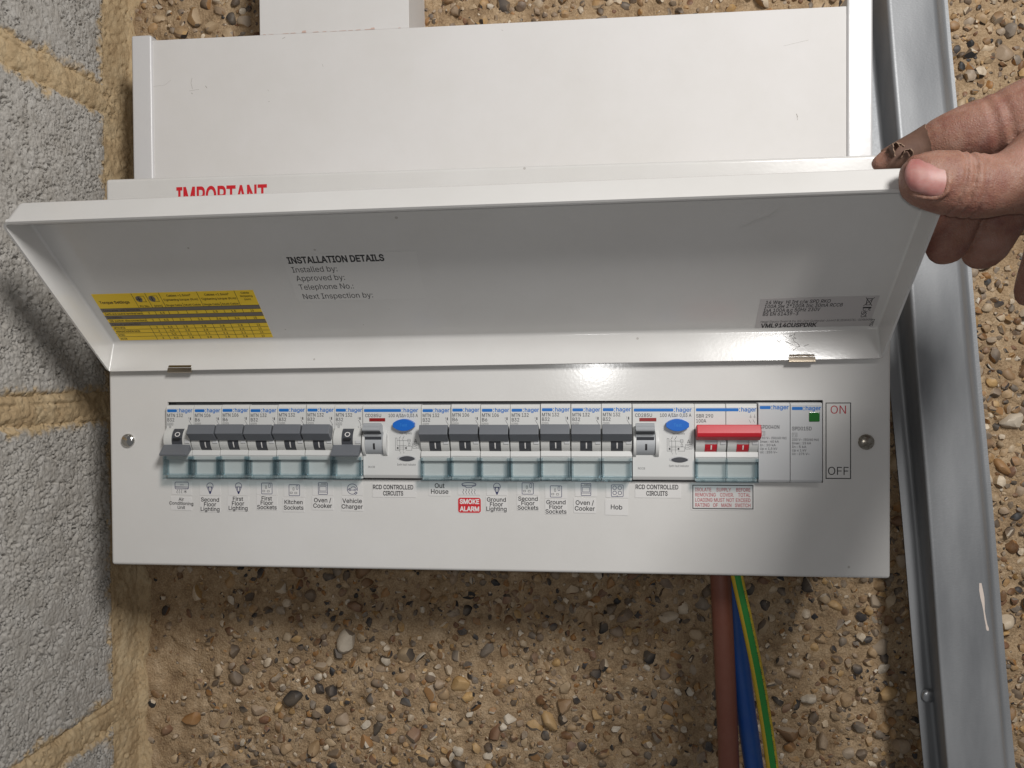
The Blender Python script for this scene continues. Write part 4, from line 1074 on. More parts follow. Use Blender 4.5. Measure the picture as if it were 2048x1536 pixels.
# yellow torque table
mb = panel_mb()
c4 = [on_panel(*p) for p in ((180.5, 588), (505, 580.5), (547, 674), (242, 681))]
x0, x1 = min(c4[0][0], c4[3][0]), (c4[1][0] + c4[2][0]) / 2
x0 = (c4[0][0] + c4[3][0]) / 2
v1, v0 = (c4[0][1] + c4[1][1]) / 2, max(2.2, (c4[2][1] + c4[3][1]) / 2)
Wd, Hd = x1 - x0, v1 - v0
mb.slab([(x0, v0), (x1, v0), (x1, v1), (x0, v1)], 0, 0.12, YEL)
DK = mat('dark_brown_ink', (0.05, 0.03, 0.008), 0.5)
rows = [0, .30, .375, .45, .525, .60, .675, .755, .835, .915, 1.0]
rowy = [v1 - Hd * q for q in rows]
for q in (1, 3, 5):
    mb.rect(x0, x1, rowy[q + 1], rowy[q], 0.14, GREYBAND)
for q in (1, 2, 3, 4, 5, 6, 7, 8, 9):
    mb.rect(x0, x1, rowy[q] - 0.13, rowy[q] + 0.13, 0.16, DK)
colx = [0.25, 0.335, 0.42, 0.535, 0.655, 0.77, 0.885]
full = {2, 4, 6}
for q, t in enumerate(colx):
    xx = x0 + Wd * t
    top = rowy[0] if q in (0, 1, 2, 4, 6) else v1 - Hd * 0.22
    for (a, b) in ((top, rowy[1]), (rowy[2], rowy[3]), (rowy[4], rowy[5]), (rowy[6], v0)):
        mb.rect(xx - 0.13, xx + 0.13, b, a, 0.165, DK)
mb.text('Torque Settings', x0 + Wd * 0.115, v1 - Hd * 0.2, 2.0, 0.17, DK, width=Wd * 0.19, bold=0.02)
mb.text('Pz No.', x0 + Wd * 0.292, v1 - Hd * 0.285, 1.4, 0.17, DK, width=Wd * 0.06, bold=0.015)
mb.text('[mm]', x0 + Wd * 0.377, v1 - Hd * 0.285, 1.4, 0.17, DK, width=Wd * 0.05, bold=0.015)
for cxx, kind in ((0.28, 0), (0.362, 1)):
    xx, yy = x0 + Wd * cxx, v1 - Hd * 0.12
    ring = [(xx + 2.0 * math.cos(t * math.pi / 8), yy + 2.3 * math.sin(t * math.pi / 8)) for t in range(16)]
    mb.flat(ring, 0.17, GREYBAND)
    mb.rect(xx - 0.35, xx + 0.35, yy - 1.6, yy + 1.6, 0.18, INK)
    if not kind:
        mb.rect(xx - 1.5, xx + 1.5, yy - 0.35, yy + 0.35, 0.181, INK)
    mb.stroke([(xx, yy + 2.2), (xx + 3.6, yy + 2.2), (xx + 3.6, yy - 2.2), (xx, yy - 2.2)], 0.25, 0.17, DK)
for t, s in ((0.535, 'Cables >1.5mm\u00b2'), (0.77, 'Cables <1.5mm\u00b2')):
    mb.text(s, x0 + Wd * t, v1 - Hd * 0.085, 1.5, 0.17, DK, width=Wd * 0.15, bold=0.015)
    mb.text('Tightening torque (N.m)', x0 + Wd * t, v1 - Hd * 0.17, 1.5, 0.17, DK, width=Wd * 0.215, bold=0.015)
    mb.text('Single Cable', x0 + Wd * (t - 0.058), v1 - Hd * 0.28, 1.4, 0.17, DK, width=Wd * 0.10, bold=0.012)
    mb.text('Multi Cable', x0 + Wd * (t + 0.058), v1 - Hd * 0.28, 1.4, 0.17, DK, width=Wd * 0.10, bold=0.012)
for q, s in enumerate(('Cable', 'Stripping', '(mm)')):
    mb.text(s, x0 + Wd * 0.945, v1 - Hd * (0.065 + 0.065 * q), 1.3, 0.17, DK, width=Wd * (0.05, 0.075, 0.04)[q], bold=0.012)
tab = {2: ('Earth and neutral terminal bars', '2', '6,5', '2', '2', '1.5', '1.5', '10'), 4: ('SB switch disconnectors', '2', '6,5', '3.6', '3.6', '3.6', '3.6', '15'),
       6: ('MTN MCB', '2', '6,5', '2.8', '2.8', '2.8', '2.8', '13'), 7: ('MBN/NCN/NDN MCB', '2', '6,5', '2.8', '2.8', '2.8', '2.8', '13'),
       8: ('RCBO', '2', '5,5', '2.1', '2.1', '2.1', '2.1', '13'), 9: ('RCCB', '2', '6,5', '2.8', '2.8', '2.8', '2.8', '13'),
       1: ('Consumer unit terminals',), 3: ('Isolation',), 5: ('Circuit protection',)}
mids = [0.292, 0.377, 0.477, 0.595, 0.712, 0.827, 0.942]
for q, rowt in tab.items():
    by = rowy[q + 1] + (rowy[q] - rowy[q + 1]) * 0.22
    hh = min(1.55, (rowy[q] - rowy[q + 1]) * 0.62)
    mb.text(rowt[0], x0 + Wd * 0.012, by, hh, 0.17, DK, 'L', width=min(Wd * 0.235, len(rowt[0]) * 1.0), bold=0.012)
    for t, s in zip(mids, rowt[1:]):
        mb.text(s, x0 + Wd * t, by, hh, 0.17, DK, width=len(s) * 0.95, bold=0.012)
mb.build('torque_sticker', lid)['label'] = 'yellow sticker with a table of torque settings'

# installation details
mb = panel_mb()
ins = [('INSTALLATION DETAILS', (577, 527), (769, 519), 4.3, 0.03), ('Installed by:', (586, 545), (675, 541), 3.9, 0), ('Approved by:', (594, 562), (690, 557), 3.9, 0),
       ('Telephone No.:', (600, 579.5), (708, 575), 3.9, 0), ('Next Inspection by:', (608, 598), (746, 592), 3.9, 0)]
q = [on_panel(*p) for p in ((572, 510), (838, 500), (846, 590), (598, 603))]
xa, xb = min(q[0][0], q[3][0]) - 0.5, (q[1][0] + q[2][0]) / 2
mb.slab([(xa, q[3][1]), (xb, q[3][1]), (xb, q[0][1]), (xa, q[0][1])], 0, 0.06, CLEARP)
for s, a, b, h, bo in ins:
    pa, pb = on_panel(*a), on_panel(*b)
    mb.text(s, pa[0], pa[1], h, 0.09, INK, 'L', width=pb[0] - pa[0], bold=bo)
mb.build('installation_details_sticker', lid)['label'] = 'pale sticker headed INSTALLATION DETAILS'

# rating plate
mb = panel_mb()
q = [on_panel(*p) for p in ((1522, 597), (1750, 587), (1747, 656), (1508, 661))]
xa, xb = (q[0][0] + q[3][0]) / 2, (q[1][0] + q[2][0]) / 2
mb.slab([(xa, max(2.2, q[3][1])), (xb, max(2.2, q[3][1])), (xb, q[0][1]), (xa, q[0][1])], 0, 0.1, mat('grey_rating_sticker', (0.50, 0.475, 0.465), 0.36))
rate = [('14 Way  Hi Int c/w SPD RKO', (1531, 608), (1661, 603), 2.5, .012), ('100A Sw 2*100A Inc 30mA RCCB', (1528.5, 616), (1685, 611), 2.5, .012), ('InA 100A a.c 50Hz 230V', (1526.5, 624), (1640, 620), 2.5, .012),
        ('BS EN 61439-3', (1525, 631.5), (1596, 629), 2.5, .012), ('Hager Electro GmbH & Co. KG-Zum Gunterstal-66440 BLIESKASTEL-GERMANY', (1521, 645.5), (1746, 638), 1.6, 0), ('VML914CUSPDRK', (1520.5, 655), (1633, 651), 3.0, .03)]
for s, a, b, h, bo in rate:
    pa, pb = on_panel(*a), on_panel(*b)
    mb.text(s, pa[0], pa[1], h, 0.13, INK, 'L', width=pb[0] - pa[0], bold=bo)
cx_, cv_ = on_panel(1738, 603)
mb.stroke([(cx_ - 2.2, cv_ + 3), (cx_ + 2.2, cv_ - 3)], 0.35, 0.13, INK)
mb.stroke([(cx_ + 2.2, cv_ + 3), (cx_ - 2.2, cv_ - 3)], 0.35, 0.135, INK)
mb.stroke([(cx_ - 1.4, cv_ + 2.2), (cx_ + 1.4, cv_ + 2.2), (cx_ + 1.0, cv_ - 2.4), (cx_ - 1.0, cv_ - 2.4)], 0.4, 0.14, INK, True)
mb.rect(cx_ - 2.2, cx_ + 2.2, cv_ - 4.9, cv_ - 3.9, 0.13, INK)
a = on_panel(1733, 621)
mb.text('C \u20ac', a[0], a[1], 2.6, 0.13, INK, width=4.4)
a = on_panel(1727.5, 627.5)
mb.text('UK', a[0], a[1], 2.2, 0.13, INK, width=3.2, bold=.015)
a = on_panel(1726.5, 634)
mb.text('CA', a[0], a[1], 2.2, 0.13, INK, width=3.2, bold=.015)
a = on_panel(1744, 653.5)
mb.text('Z061', a[0], a[1], 1.8, 0.13, INK, 'L', rot=math.pi / 2, bold=.015)
mb.build('rating_sticker', lid)['label'] = 'grey rating sticker with certification marks'

# grey smear on the inner face
mb = panel_mb()
for (a, b, w) in (((1492, 452), (1540, 434), 1.1), ((1505, 446), (1532, 436), 1.7), ((1535, 436), (1566, 412), 0.8), ((1478, 457), (1500, 449), 0.6)):
    pa, pb = on_panel(*a), on_panel(*b)
    mb.stroke([pa, pb], w, 0.06 + 0.05 * w, mat('faint_smear', (0.60, 0.588, 0.565), 0.3))
mb.build('smear_mark', lid)

# hinge clips
for k, (pxa, pxb, pyt, pyb) in enumerate(((335, 383, 725, 740), (1577, 1631, 709, 724))):
    a, b = at(pxa, pyb, -5), at(pxb, pyb, -5)
    zr = 20.73 + lz(a.x)
    mb = MB()
    ty, tz = (J[0] - R0[0]), (J[1] - R0[1])
    L_ = math.hypot(ty, tz)
    ty, tz = ty / L_, tz / L_
    ny, nz = -tz, ty

    def sp(s, n_):
        return (R0[0] + ty * s + ny * n_, zr + tz * s + nz * n_)
    mb.prism([sp(-1.4, 0.2), sp(-1.2, 1.9), sp(1.6, 1.5), sp(1.7, 0.6)], a.x, b.x, CLIP, 0.25)
    mb.prism([sp(1.7, 0.5), sp(1.9, 1.9), sp(3.2, 1.4), sp(3.2, 0.5)], a.x + 0.4, b.x - 0.4, CLIP, 0.2)
    mb.build('hinge_clip', unit, 40)
    mb = MB()
    mb.prism([sp(3.1, 0.1), sp(3.1, 0.35), sp(5.0, 0.35), sp(5.0, 0.1)], a.x - 0.2, b.x + 0.4, BLACKHOLE)
    hump = [((a.x + b.x) / 2 + 2.2 * math.cos(t * math.pi / 8), sp(4.9 + 1.0 * math.sin(t * math.pi / 8), 0.33)) for t in range(9)]
    mb.add([(h[0], h[1][0], h[1][1]) for h in hump], [list(range(9))], BLACKHOLE)
    mb.build('hinge_slot', lid)

# cracks in the paint by the right clip
mb = MB()
fl = MB()
ty, tz = (J[0] - R0[0]), (J[1] - R0[1])
L_ = math.hypot(ty, tz)
uzv = Vector((0, ty / L_, tz / L_))
nv_ = Vector((0, -uzv.z, uzv.y))
fo = Vector((192, R0[0], R0[1])) + nv_ * 1.32
mb.frame(fo, PX, uzv, nv_)


def on_flange(px, py):
    d = CM @ Vector(((px - 1024) / FPX, 1.0, (768 - py) / FPX))
    nrm = PX.cross(uzv)
    t = (fo - Vector(CAM)).dot(nrm) / d.dot(nrm)
    q = Vector(CAM) + d * t - fo
    return q.x, (q - PX * q.x).dot(uzv)


CRACK = mat('chipped_paint', (0.20, 0.19, 0.18), 0.8)
for pl in (((1590, 666), (1587, 673), (1592, 677), (1585, 676), (1588, 682), (1596, 688), (1600, 693)), ((1571, 683), (1580, 687), (1586, 690)), ((1554, 681), (1561, 685)), ((1562, 680), (1555, 686)),
           ((1600, 692), (1592, 696), (1587, 700)), ((1608, 692), (1617, 689)), ((1578, 673), (1584, 671))):
    mb.stroke([on_flange(*p) for p in pl], 0.28, 0.0, CRACK)
mb.build('cracked_paint', lid)

# ---- stickers on the cover
def cover_xy(px, py):
    q = at(px, py, 0)
    return q.x, q.z


def sticker_rect(mb, r4, m, skew=0.0):
    a, b = cover_xy(r4[0], r4[1]), cover_xy(r4[2], r4[3])
    s = skew
    mb.slab([(a[0], b[1]), (b[0], b[1] - s), (b[0], a[1] - s), (a[0], a[1])], 0.0, 0.24, m)
    return a[0], b[0], b[1], a[1]


def rrect(x0, x1, z0, z1, r, n=4):
    out = []
    for cx, cz, a0 in ((x1 - r, z1 - r, 0), (x0 + r, z1 - r, 90), (x0 + r, z0 + r, 180), (x1 - r, z0 + r, 270)):
        for i in range(n + 1):
            a = math.radians(a0 + 90 * i / n)
            out.append((cx + r * math.cos(a), cz + r * math.sin(a)))
    return out


C1 = 0.27


def icon(mb, kind, cx, cz):
    w = 0.32
    if kind == 'ac':
        mb.stroke(rrect(cx - 4.3, cx + 4.3, cz - 0.6, cz + 3.6, 0.8), w, C1, NINK, True)
        mb.stroke([(cx - 4.2, cz + 0.9), (cx + 4.2, cz + 0.6)], 0.26, C1, NINK)
        mb.stroke([(cx - 4.2, cz + 0.2), (cx + 4.2, cz - 0.1)], 0.26, C1, NINK)
        mb.stroke([(cx - 1.0, cz + 1.9), (cx + 1.2, cz + 1.9)], 0.26, C1, NINK)
        for k in range(3):
            mb.stroke([(cx - 3.0 + 1.4 * k + 0.35 * math.sin(t * 1.25), cz - 1.1 - 0.35 * t) for t in range(7)], 0.24, C1, GINK)
        for k in range(3):
            a = k * math.pi / 3 + 0.5
            mb.stroke([(cx + 2.2 - 1.0 * math.cos(a), cz - 2.2 - 1.0 * math.sin(a)), (cx + 2.2 + 1.0 * math.cos(a), cz - 2.2 + 1.0 * math.sin(a))], 0.24, C1 + .002 * k, GINK)
    elif kind == 'bulb':
        pts = [(cx + 2.0 * math.cos(math.radians(a)), cz + 1.6 + 2.0 * math.sin(math.radians(a))) for a in range(-35, 216, 16)]
        mb.stroke([(cx + 0.85, cz - 1.5)] + pts + [(cx - 0.85, cz - 1.5)], w, C1, NINK)
        mb.flat([(cx - 0.95, cz - 1.5), (cx - 0.35, cz - 3.2), (cx + 0.35, cz - 3.2), (cx + 0.95, cz - 1.5)], C1, NINK)
        mb.flat([(cx - 1.3, cz + 0.9), (cx - 0.55, cz - 1.4), (cx - 0.3, cz - 1.4), (cx - 0.7, cz + 0.9)], C1 + .003, NINK)
        mb.flat([(cx + 0.7, cz + 0.9), (cx + 0.3, cz - 1.4), (cx + 0.55, cz - 1.4), (cx + 1.3, cz + 0.9)], C1 + .003, NINK)
        mb.stroke([(cx - 1.4, cz + 1.1), (cx + 1.4, cz + 1.1)], 0.45, C1 + .004, NINK)
    elif kind == 'socket':
        mb.stroke(rrect(cx - 3.3, cx + 3.3, cz - 3.3, cz + 3.3, 0.5), w, C1, NINK, True)
        mb.stroke(rrect(cx + 1.2, cx + 2.3, cz + 0.5, cz + 2.8, 0.45), 0.24, C1, NINK, True)
        mb.stroke(rrect(cx - 0.9, cx - 0.1, cz + 0.0, cz + 1.6, 0.3), 0.22, C1, GINK, True)
        mb.stroke(rrect(cx - 2.6, cx - 1.2, cz - 2.0, cz - 1.1, 0.2), 0.22, C1, GINK, True)
        mb.stroke(rrect(cx + 0.2, cx + 1.6, cz - 2.1, cz - 1.2, 0.2), 0.22, C1, GINK, True)
    elif kind == 'oven':
        mb.stroke(rrect(cx - 2.8, cx + 2.8, cz - 3.5, cz + 3.5, 0.4), w, C1, NINK, True)
        mb.stroke([(cx - 2.8, cz + 2.1), (cx + 2.8, cz + 2.1)], 0.28, C1, NINK)
        mb.stroke([(cx - 2.8, cz - 2.1), (cx + 2.8, cz - 2.1)], 0.28, C1, NINK)
        mb.stroke([(cx - 2.0, cz - 1.4), (cx + 2.0, cz - 1.4), (cx + 2.0, cz + 1.3), (cx - 2.0, cz + 1.3)], 0.24, C1, NINK, True)
        for k in range(4):
            mb.rect(cx - 0.8 + 0.8 * k, cx - 0.35 + 0.8 * k, cz + 2.55, cz + 3.05, C1, INK)
    elif kind == 'ev':
        mb.stroke([(cx + 3.1 * math.cos(math.radians(a)), cz + 0.1 + 3.1 * math.sin(math.radians(a))) for a in range(-20, 300, 14)], w, C1, NINK)
        mb.stroke([(cx - 2.6, cz - 0.4), (cx - 1.9, cz + 0.4), (cx - 0.9, cz + 0.6), (cx - 0.1, cz + 1.4), (cx + 1.4, cz + 1.4), (cx + 2.3, cz + 0.4), (cx + 2.6, cz - 0.3)], 0.34, C1, NINK)
        mb.stroke([(cx - 1.0, cz - 0.5), (cx + 0.9, cz - 0.5)], 0.3, C1, NINK)
        for s in (-1.5, 1.5):
            mb.stroke([(cx + s + 0.5 * math.cos(t * math.pi / 4), cz - 0.5 + 0.5 * math.sin(t * math.pi / 4)) for t in range(8)], 0.28, C1, NINK, True)
        mb.stroke([(cx + 1.2, cz - 2.6), (cx + 2.2, cz - 1.6), (cx + 2.9, cz - 2.2), (cx + 1.9, cz - 3.1)], 0.4, C1, NINK, True)
    elif kind == 'smoke':
        ring = [(cx + 4.2 * math.cos(t * math.pi / 10), cz + 2.7 + 0.95 * math.sin(t * math.pi / 10)) for t in range(20)]
        mb.stroke(ring, w, C1, NINK, True)
        mb.stroke([(cx - 4.2, cz + 2.6), (cx - 3.8, cz + 1.7), (cx - 2.0, cz + 1.3), (cx - 1.6, cz + 0.6), (cx + 1.6, cz + 0.6), (cx + 2.0, cz + 1.3), (cx + 3.8, cz + 1.7), (cx + 4.2, cz + 2.6)], w, C1 + .002, NINK)
        for k in range(5):
            mb.stroke([(cx - 3.4 + 1.7 * k + 0.32 * math.sin(t * 1.2), cz - 0.3 - 0.42 * t) for t in range(8)], 0.25, C1, GINK)
    elif kind == 'hob':
        mb.stroke(rrect(cx - 3.4, cx + 3.4, cz - 3.4, cz + 3.4, 0.6), w, C1, NINK, True)
        for a in (-1.5, 1.5):
            for b in (-1.25, 1.7):
                mb.stroke([(cx + a + 1.05 * math.cos(t * math.pi / 6), cz + b + 1.05 * math.sin(t * math.pi / 6)) for t in range(12)], 0.3, C1, NINK, True)
        mb.rect(cx - 0.4, cx + 0.4, cz - 3.1, cz - 2.8, C1, GINK)


STICK = [  # icon, icon box, words, word box, capital height
    ('ac', (344, 962, 384, 989), ('Air', 'Conditioning', 'Unit'), (342, 993, 384, 1020), 1.9, 0.35, 'an air conditioner'),
    ('bulb', (400, 963, 441, 991), ('Second', 'Floor', 'Lighting'), (400, 993, 441, 1024), 2.4, 0.12, 'a light bulb'),
    ('bulb', (457, 963, 498, 991), ('First', 'Floor', 'Lighting'), (455, 991.5, 498, 1022), 2.4, 0.08, 'a light bulb'),
    ('socket', (513, 963, 555, 990), ('First', 'Floor', 'Sockets'), (513, 991, 555, 1020), 2.4, 0.1, 'a socket'),
    ('socket', (568, 966, 610, 994), ('Kitchen', 'Sockets'), (566, 995, 609, 1024), 2.4, 0.0, 'a socket'),
    ('oven', (625, 963, 667, 990.5), ('Oven /', 'Cooker'), (624, 991.5, 667, 1020), 2.5, 0.05, 'an oven'),
    ('ev', (684, 965, 726, 991), ('Vehicle', 'Charger'), (683, 992.5, 726, 1022), 2.5, 0.05, 'a car with a plug'),
    (None, None, ('Out', 'House'), (858, 962, 901, 992), 2.6, 0.0, ''),
    ('smoke', (916, 964, 960, 990), None, None, 0, 0.0, 'a smoke alarm'),
    ('bulb', (973, 965, 1015, 991), ('Ground', 'Floor', 'Lighting'), (972, 993, 1014, 1023.5), 2.4, 0.05, 'a light bulb'),
    ('socket', (1034, 963, 1077, 990), ('Second', 'Floor', 'Sockets'), (1034, 991.5, 1078, 1021), 2.4, 0.05, 'a socket'),
    ('socket', (1090, 968, 1134, 997), ('Ground', 'Floor', 'Sockets'), (1090, 998, 1134, 1029), 2.4, 0.0, 'a socket'),
    ('oven', (1150, 964, 1194, 993), ('Oven /', 'Cooker'), (1147, 996, 1192, 1026), 2.5, 0.12, 'an oven'),
    ('hob', (1212, 967, 1257, 995), ('Hob',), (1210, 998, 1256, 1030), 2.6, 0.3, 'a hob'),
]
for ic, ibox, wd, wbox, h, sk, what in STICK:
    if ic:
        mb = MB()
        a0, a1, b0, b1 = sticker_rect(mb, ibox, PAPER, sk)
        icon(mb, ic, (a0 + a1) / 2, (b0 + b1) / 2 - 0.1)
        mb.build('icon_sticker', cover, label='white sticker with a drawing of ' + what)
    if wd:
        mb = MB()
        a0, a1, b0, b1 = sticker_rect(mb, wbox, PAPER, sk)
        n = len(wd)
        pitch = (b1 - b0) / (n + (0.25 if n == 3 else 0.55))
        if n == 1:
            pitch = 0
        top = (b0 + b1) / 2 + pitch * (n - 1) / 2 - h / 2
        for k, s in enumerate(wd):
            mb.text(s, (a0 + a1) / 2, top - pitch * k, h, C1, INK, bold=0.014, rot=-sk * 0.08)
        mb.build('word_sticker', cover, label='white sticker reading ' + ' '.join(wd))
mb = MB()
a, b = cover_xy(915, 994), cover_xy(963, 1027)
mb.slab(rrect(a[0], b[0], b[1], a[1], 1.6)[::-1], 0.0, 0.14, PAPER)
mb.flat(rrect(a[0] + .35, b[0] - .35, b[1] + .35, a[1] - .35, 1.4), 0.16, STICKRED)
mb.text('SMOKE', (a[0] + b[0]) / 2, (a[1] + b[1]) / 2 + 0.9, 2.6, 0.19, WINK, width=11.6, bold=0.03)
mb.text('ALARM', (a[0] + b[0]) / 2, (a[1] + b[1]) / 2 - 3.4, 2.6, 0.19, WINK, width=11.6, bold=0.03)
mb.build('word_sticker', cover, label='red sticker reading SMOKE ALARM in white')
for box in ((745, 967, 832, 995), (1270, 966, 1362, 996)):
    mb = MB()
    a0, a1, b0, b1 = sticker_rect(mb, box, PAPER)
    c = (a0 + a1) / 2 - 0.6
    w_ = (a1 - a0) * 0.93
    mb.text('RCD CONTROLLED', c, (b0 + b1) / 2 + 0.8, 2.5, C1, INK, width=w_, bold=0.022)
    mb.text('CIRCUITS', c, (b0 + b1) / 2 - 2.9, 2.5, C1, INK, width=w_ * 0.5, bold=0.022)
    mb.build('word_sticker', cover, label='white sticker reading RCD CONTROLLED CIRCUITS ' + ('left of Out House' if box[0] < 800 else 'right of Hob'))
mb = MB()
a0, a1, b0, b1 = sticker_rect(mb, (1382, 968, 1509, 1021), PAPER)
mb.stroke([(a0 + 1.0, b0 + 0.9), (a1 - 0.9, b0 + 0.9), (a1 - 0.9, b1 - 0.6), (a0 + 1.0, b1 - 0.6)], 0.5, C1, INK, True)
for k, words_ in enumerate((('ISOLATE', 'SUPPLY', 'BEFORE'), ('REMOVING', 'COVER.', 'TOTAL'), ('LOADING', 'MUST', 'NOT', 'EXCEED'), ('RATING', 'OF', 'MAIN', 'SWITCH'))):
    zb_ = b1 - 4.1 - k * 2.95
    kk = 2.0 / cap_height() * 0.78
    ws = []
    for s in words_:
        g = text_geo(s)[0]
        ws.append((max(p[0] for p in g) - min(p[0] for p in g)) * kk)
    span = (a1 - a0) - 4.6
    gap = (span - sum(ws)) / (len(ws) - 1)
    xx = a0 + 2.3
    for s, wl in zip(words_, ws):
        mb.text(s, xx, zb_, 2.0, C1, RINK, 'L', width=wl, bold=0.008)
        xx += wl + gap
mb.build('warning_sticker', cover, label='white sticker with red warning to isolate the supply')
mb = MB()
a, b = cover_xy(1652, 806), cover_xy(1701, 957)
mb.slab([(a[0] - .3, b[1] - .3), (b[0] + .3, b[1] - .3), (b[0] + .3, a[1] + .3), (a[0] - .3, a[1] + .3)], 0.0, 0.08, CLEARP)
mb.stroke([(a[0], b[1]), (b[0], b[1]), (b[0], a[1]), (a[0], a[1])], 0.5, 0.12, INK, True)
mb.text('ON', (a[0] + b[0]) / 2, a[1] - 6.0, 4.5, 0.12, RINK, width=8.4)
mb.text('OFF', (a[0] + b[0]) / 2, b[1] + 2.0, 4.5, 0.12, INK, width=11.2)
mb.build('on_off_sticker', cover, label='tall framed sticker reading ON above OFF')

# ================================================================== SWITCHGEAR
MCB_PROF = [(34, -1.9), (-2.0, -1.9), (-3.2, -3.6), (-3.2, -16.3), (0.8, -17.0), (0.8, -28.6), (-5.2, -28.9), (-6.0, -31.8), (-5.6, -32.2), (-5.3, -34.6), (-2.6, -34.9), (-2.6, -45.6), (34, -45.6)]
ZC = -22.8


def housing(mb, x0, x1, m=PLASTIC):
    mb.prism(MCB_PROF, x0 + 0.14, x1 - 0.14, m, 0.18, 1)


def logo_bar(mb, x0, x1, z, word_w, yf, c=0.05):
    mb.frame((0, yf, 0), (1, 0, 0), (0, 0, 1), (0, -1, 0))
    wx = x1 - 0.5 - word_w
    h = 1.75
    mb.flat(rrect(x0 + 0.9, wx - 0.75, z - h / 2, z + h / 2, 0.5), c, LOGO)
    for q in (-0.75, 0.75):
        mb.rect(wx - 0.35, wx + 0.1, z + q - 0.2 - 0.2, z + q + 0.35 - 0.2, c, LOGO)
    mb.text('hager', wx + 0.75, z - 0.95, 2.25, c, LOGO, 'L', width=word_w - 0.9, bold=0.018)


def mcb(x, model, rating, on, first_label):
    t = thing('circuit_breaker', first_label, 'circuit breaker', (x + 8.75, -3.2, -46), 'circuit breakers in the consumer unit')
    mb = MB()
    housing(mb, x, x + 17.5)
    for (a, b) in ((0.35, 5.3), (12.2, 17.1)):
        mb.drum(x + a, x + b, 1.0, ZC, 8.3, RIM, 90, 270, 18, 0.12)
    mb.box(x + 13.8, x + 16.9, -7.6, -4, -24.6, -22.6, PLASTIC2, 0.2, 1)
    mb.build('housing', t, 30)
    mb = MB()
    mb.drum(x + 5.45, x + 12.05, 1.0, ZC, 7.9, DRUM, 90, 270, 18, 0.1)
    mb.build('switch_drum', t, 30)
    mb = MB()
    if on:
        prof = [(-10.6, -13.0), (-13.2, -18.4), (-8.4, -22.9), (-5.0, -21.4), (-5.0, -15.0)]
        mb.prism(prof, x + 0.35, x + 17.0, LEVER, 0.35, 2)
        mb.build('lever', t, 35)
    else:
        prof = [(-4.6, -23.4), (-12.4, -30.4), (-12.2, -31.6), (-9.5, -31.7), (-3.5, -27.6)]
        mb.prism(prof, x + 0.35, x + 17.0, LEVER, 0.3, 2)
        mb.box(x + 6.8, x + 11.0, -8.1, -6.0, -22.6, -21.4, BLACKHOLE, 0.1, 1)
        mb.build('lever', t, 35)
    mb = MB()          # snap-on label cover
    mb.box(x + 1.5, x + 16.0, -7.4, -6.8, -42.9, -32.2, GLASS)
    for (a, b) in ((0.2, 0.62), (1.05, 1.45), (16.05, 16.45), (16.88, 17.3)):
        mb.box(x + a, x + b, -7.9, -2.7, -43.2, -32.4, GLASSE)
    mb.box(x + 0.2, x + 17.3, -8.3, -2.7, -43.7, -43.25, GLASSE)
    mb.box(x + 0.2, x + 17.3, -8.3, -2.7, -45.9, -45.35, GLASSE)
    mb.box(x + 0.2, x + 17.3, -8.0, -7.5, -45.3, -43.75, GLASS)
    mb.box(x + 2.6, x + 5.2, -8.7, -8.35, -45.6, -44.0, GLASS)
    mb.box(x + 12.2, x + 14.8, -8.7, -8.35, -45.6, -44.0, GLASS)
    mb.build('label_cover', t, 30)
    mb = MB()
    logo_bar(mb, x, x + 17.5, -5.2, 9.2, -3.2)
    mb.text(model, x + 0.9, -9.0, 2.0, 0.05, GINK, 'L', width=9.9, bold=0.012)
    mb.text(rating, x + 0.9, -11.7, 2.0, 0.05, GINK, 'L', width=4.4 if len(rating) == 3 else 3.1, bold=0.012)
    mb.stroke([(x + 0.9, -14.0), (x + 4.5, -14.0), (x + 4.5, -12.6), (x + 0.9, -12.6)], 0.14, 0.05, GINK, True)
    mb.text('6000', x + 2.7, -13.75, 0.9, 0.05, GINK, width=2.9)
    mb.stroke([(x + 2.0, -15.6), (x + 3.1, -15.6), (x + 3.1, -14.5), (x + 2.0, -14.5)], 0.14, 0.05, GINK, True)
    mb.text('3', x + 2.55, -15.4, 0.75, 0.05, GINK)
    mb.text('1', x + 14.5, -10.2, 1.0, 0.05, GINK)
    mb.rect(x + 15.2, x + 15.9, -10.9, -9.3, 0.05, GINK)
    mb.stroke([(x + 14.6, -11.0), (x + 16.2, -13.8), (x + 15.6, -14.1)], 0.2, 0.05, GINK)
    mb.stroke([(x + 15.8 + 0.4 * math.sin(q), -14.3 - 0.3 * q) for q in range(5)], 0.18, 0.05, GINK)
    mb.text('2', x + 14.6, -15.6, 1.0, 0.05, GINK)
    # mark on the drum
    yd = 1.0 - 8.0
    if on:
        for q in range(4):
            a0, a1 = -0.12 - 0.12 * q, -0.12 - 0.12 * (q + 1)
            p = [(7.95 * math.cos(a), 7.95 * math.sin(a)) for a in (a0, a1)]
            mb.add([(x + 8.5, 1 - p[0][0], ZC + p[0][1]), (x + 9.15, 1 - p[0][0], ZC + p[0][1]), (x + 9.25, 1 - p[1][0], ZC + p[1][1]), (x + 8.6, 1 - p[1][0], ZC + p[1][1])], [(0, 1, 2, 3)], WINK)
    else:
        ringo = []
        for q in range(20):
            a = q * math.pi / 10
            for rr_ in (1.05, 1.5):
                an = 0.46 + rr_ * math.sin(a) / 8
                ringo.append((x + 8.75 + rr_ * 1.1 * math.cos(a), 1 - 7.97 * math.cos(an), ZC + 7.97 * math.sin(an)))
        mb.add(ringo, [(2 * q, 2 * q + 1, (2 * q + 3) % 40, (2 * q + 2) % 40) for q in range(20)], WINK)
    mb.build('printed_marking', t)
    return t


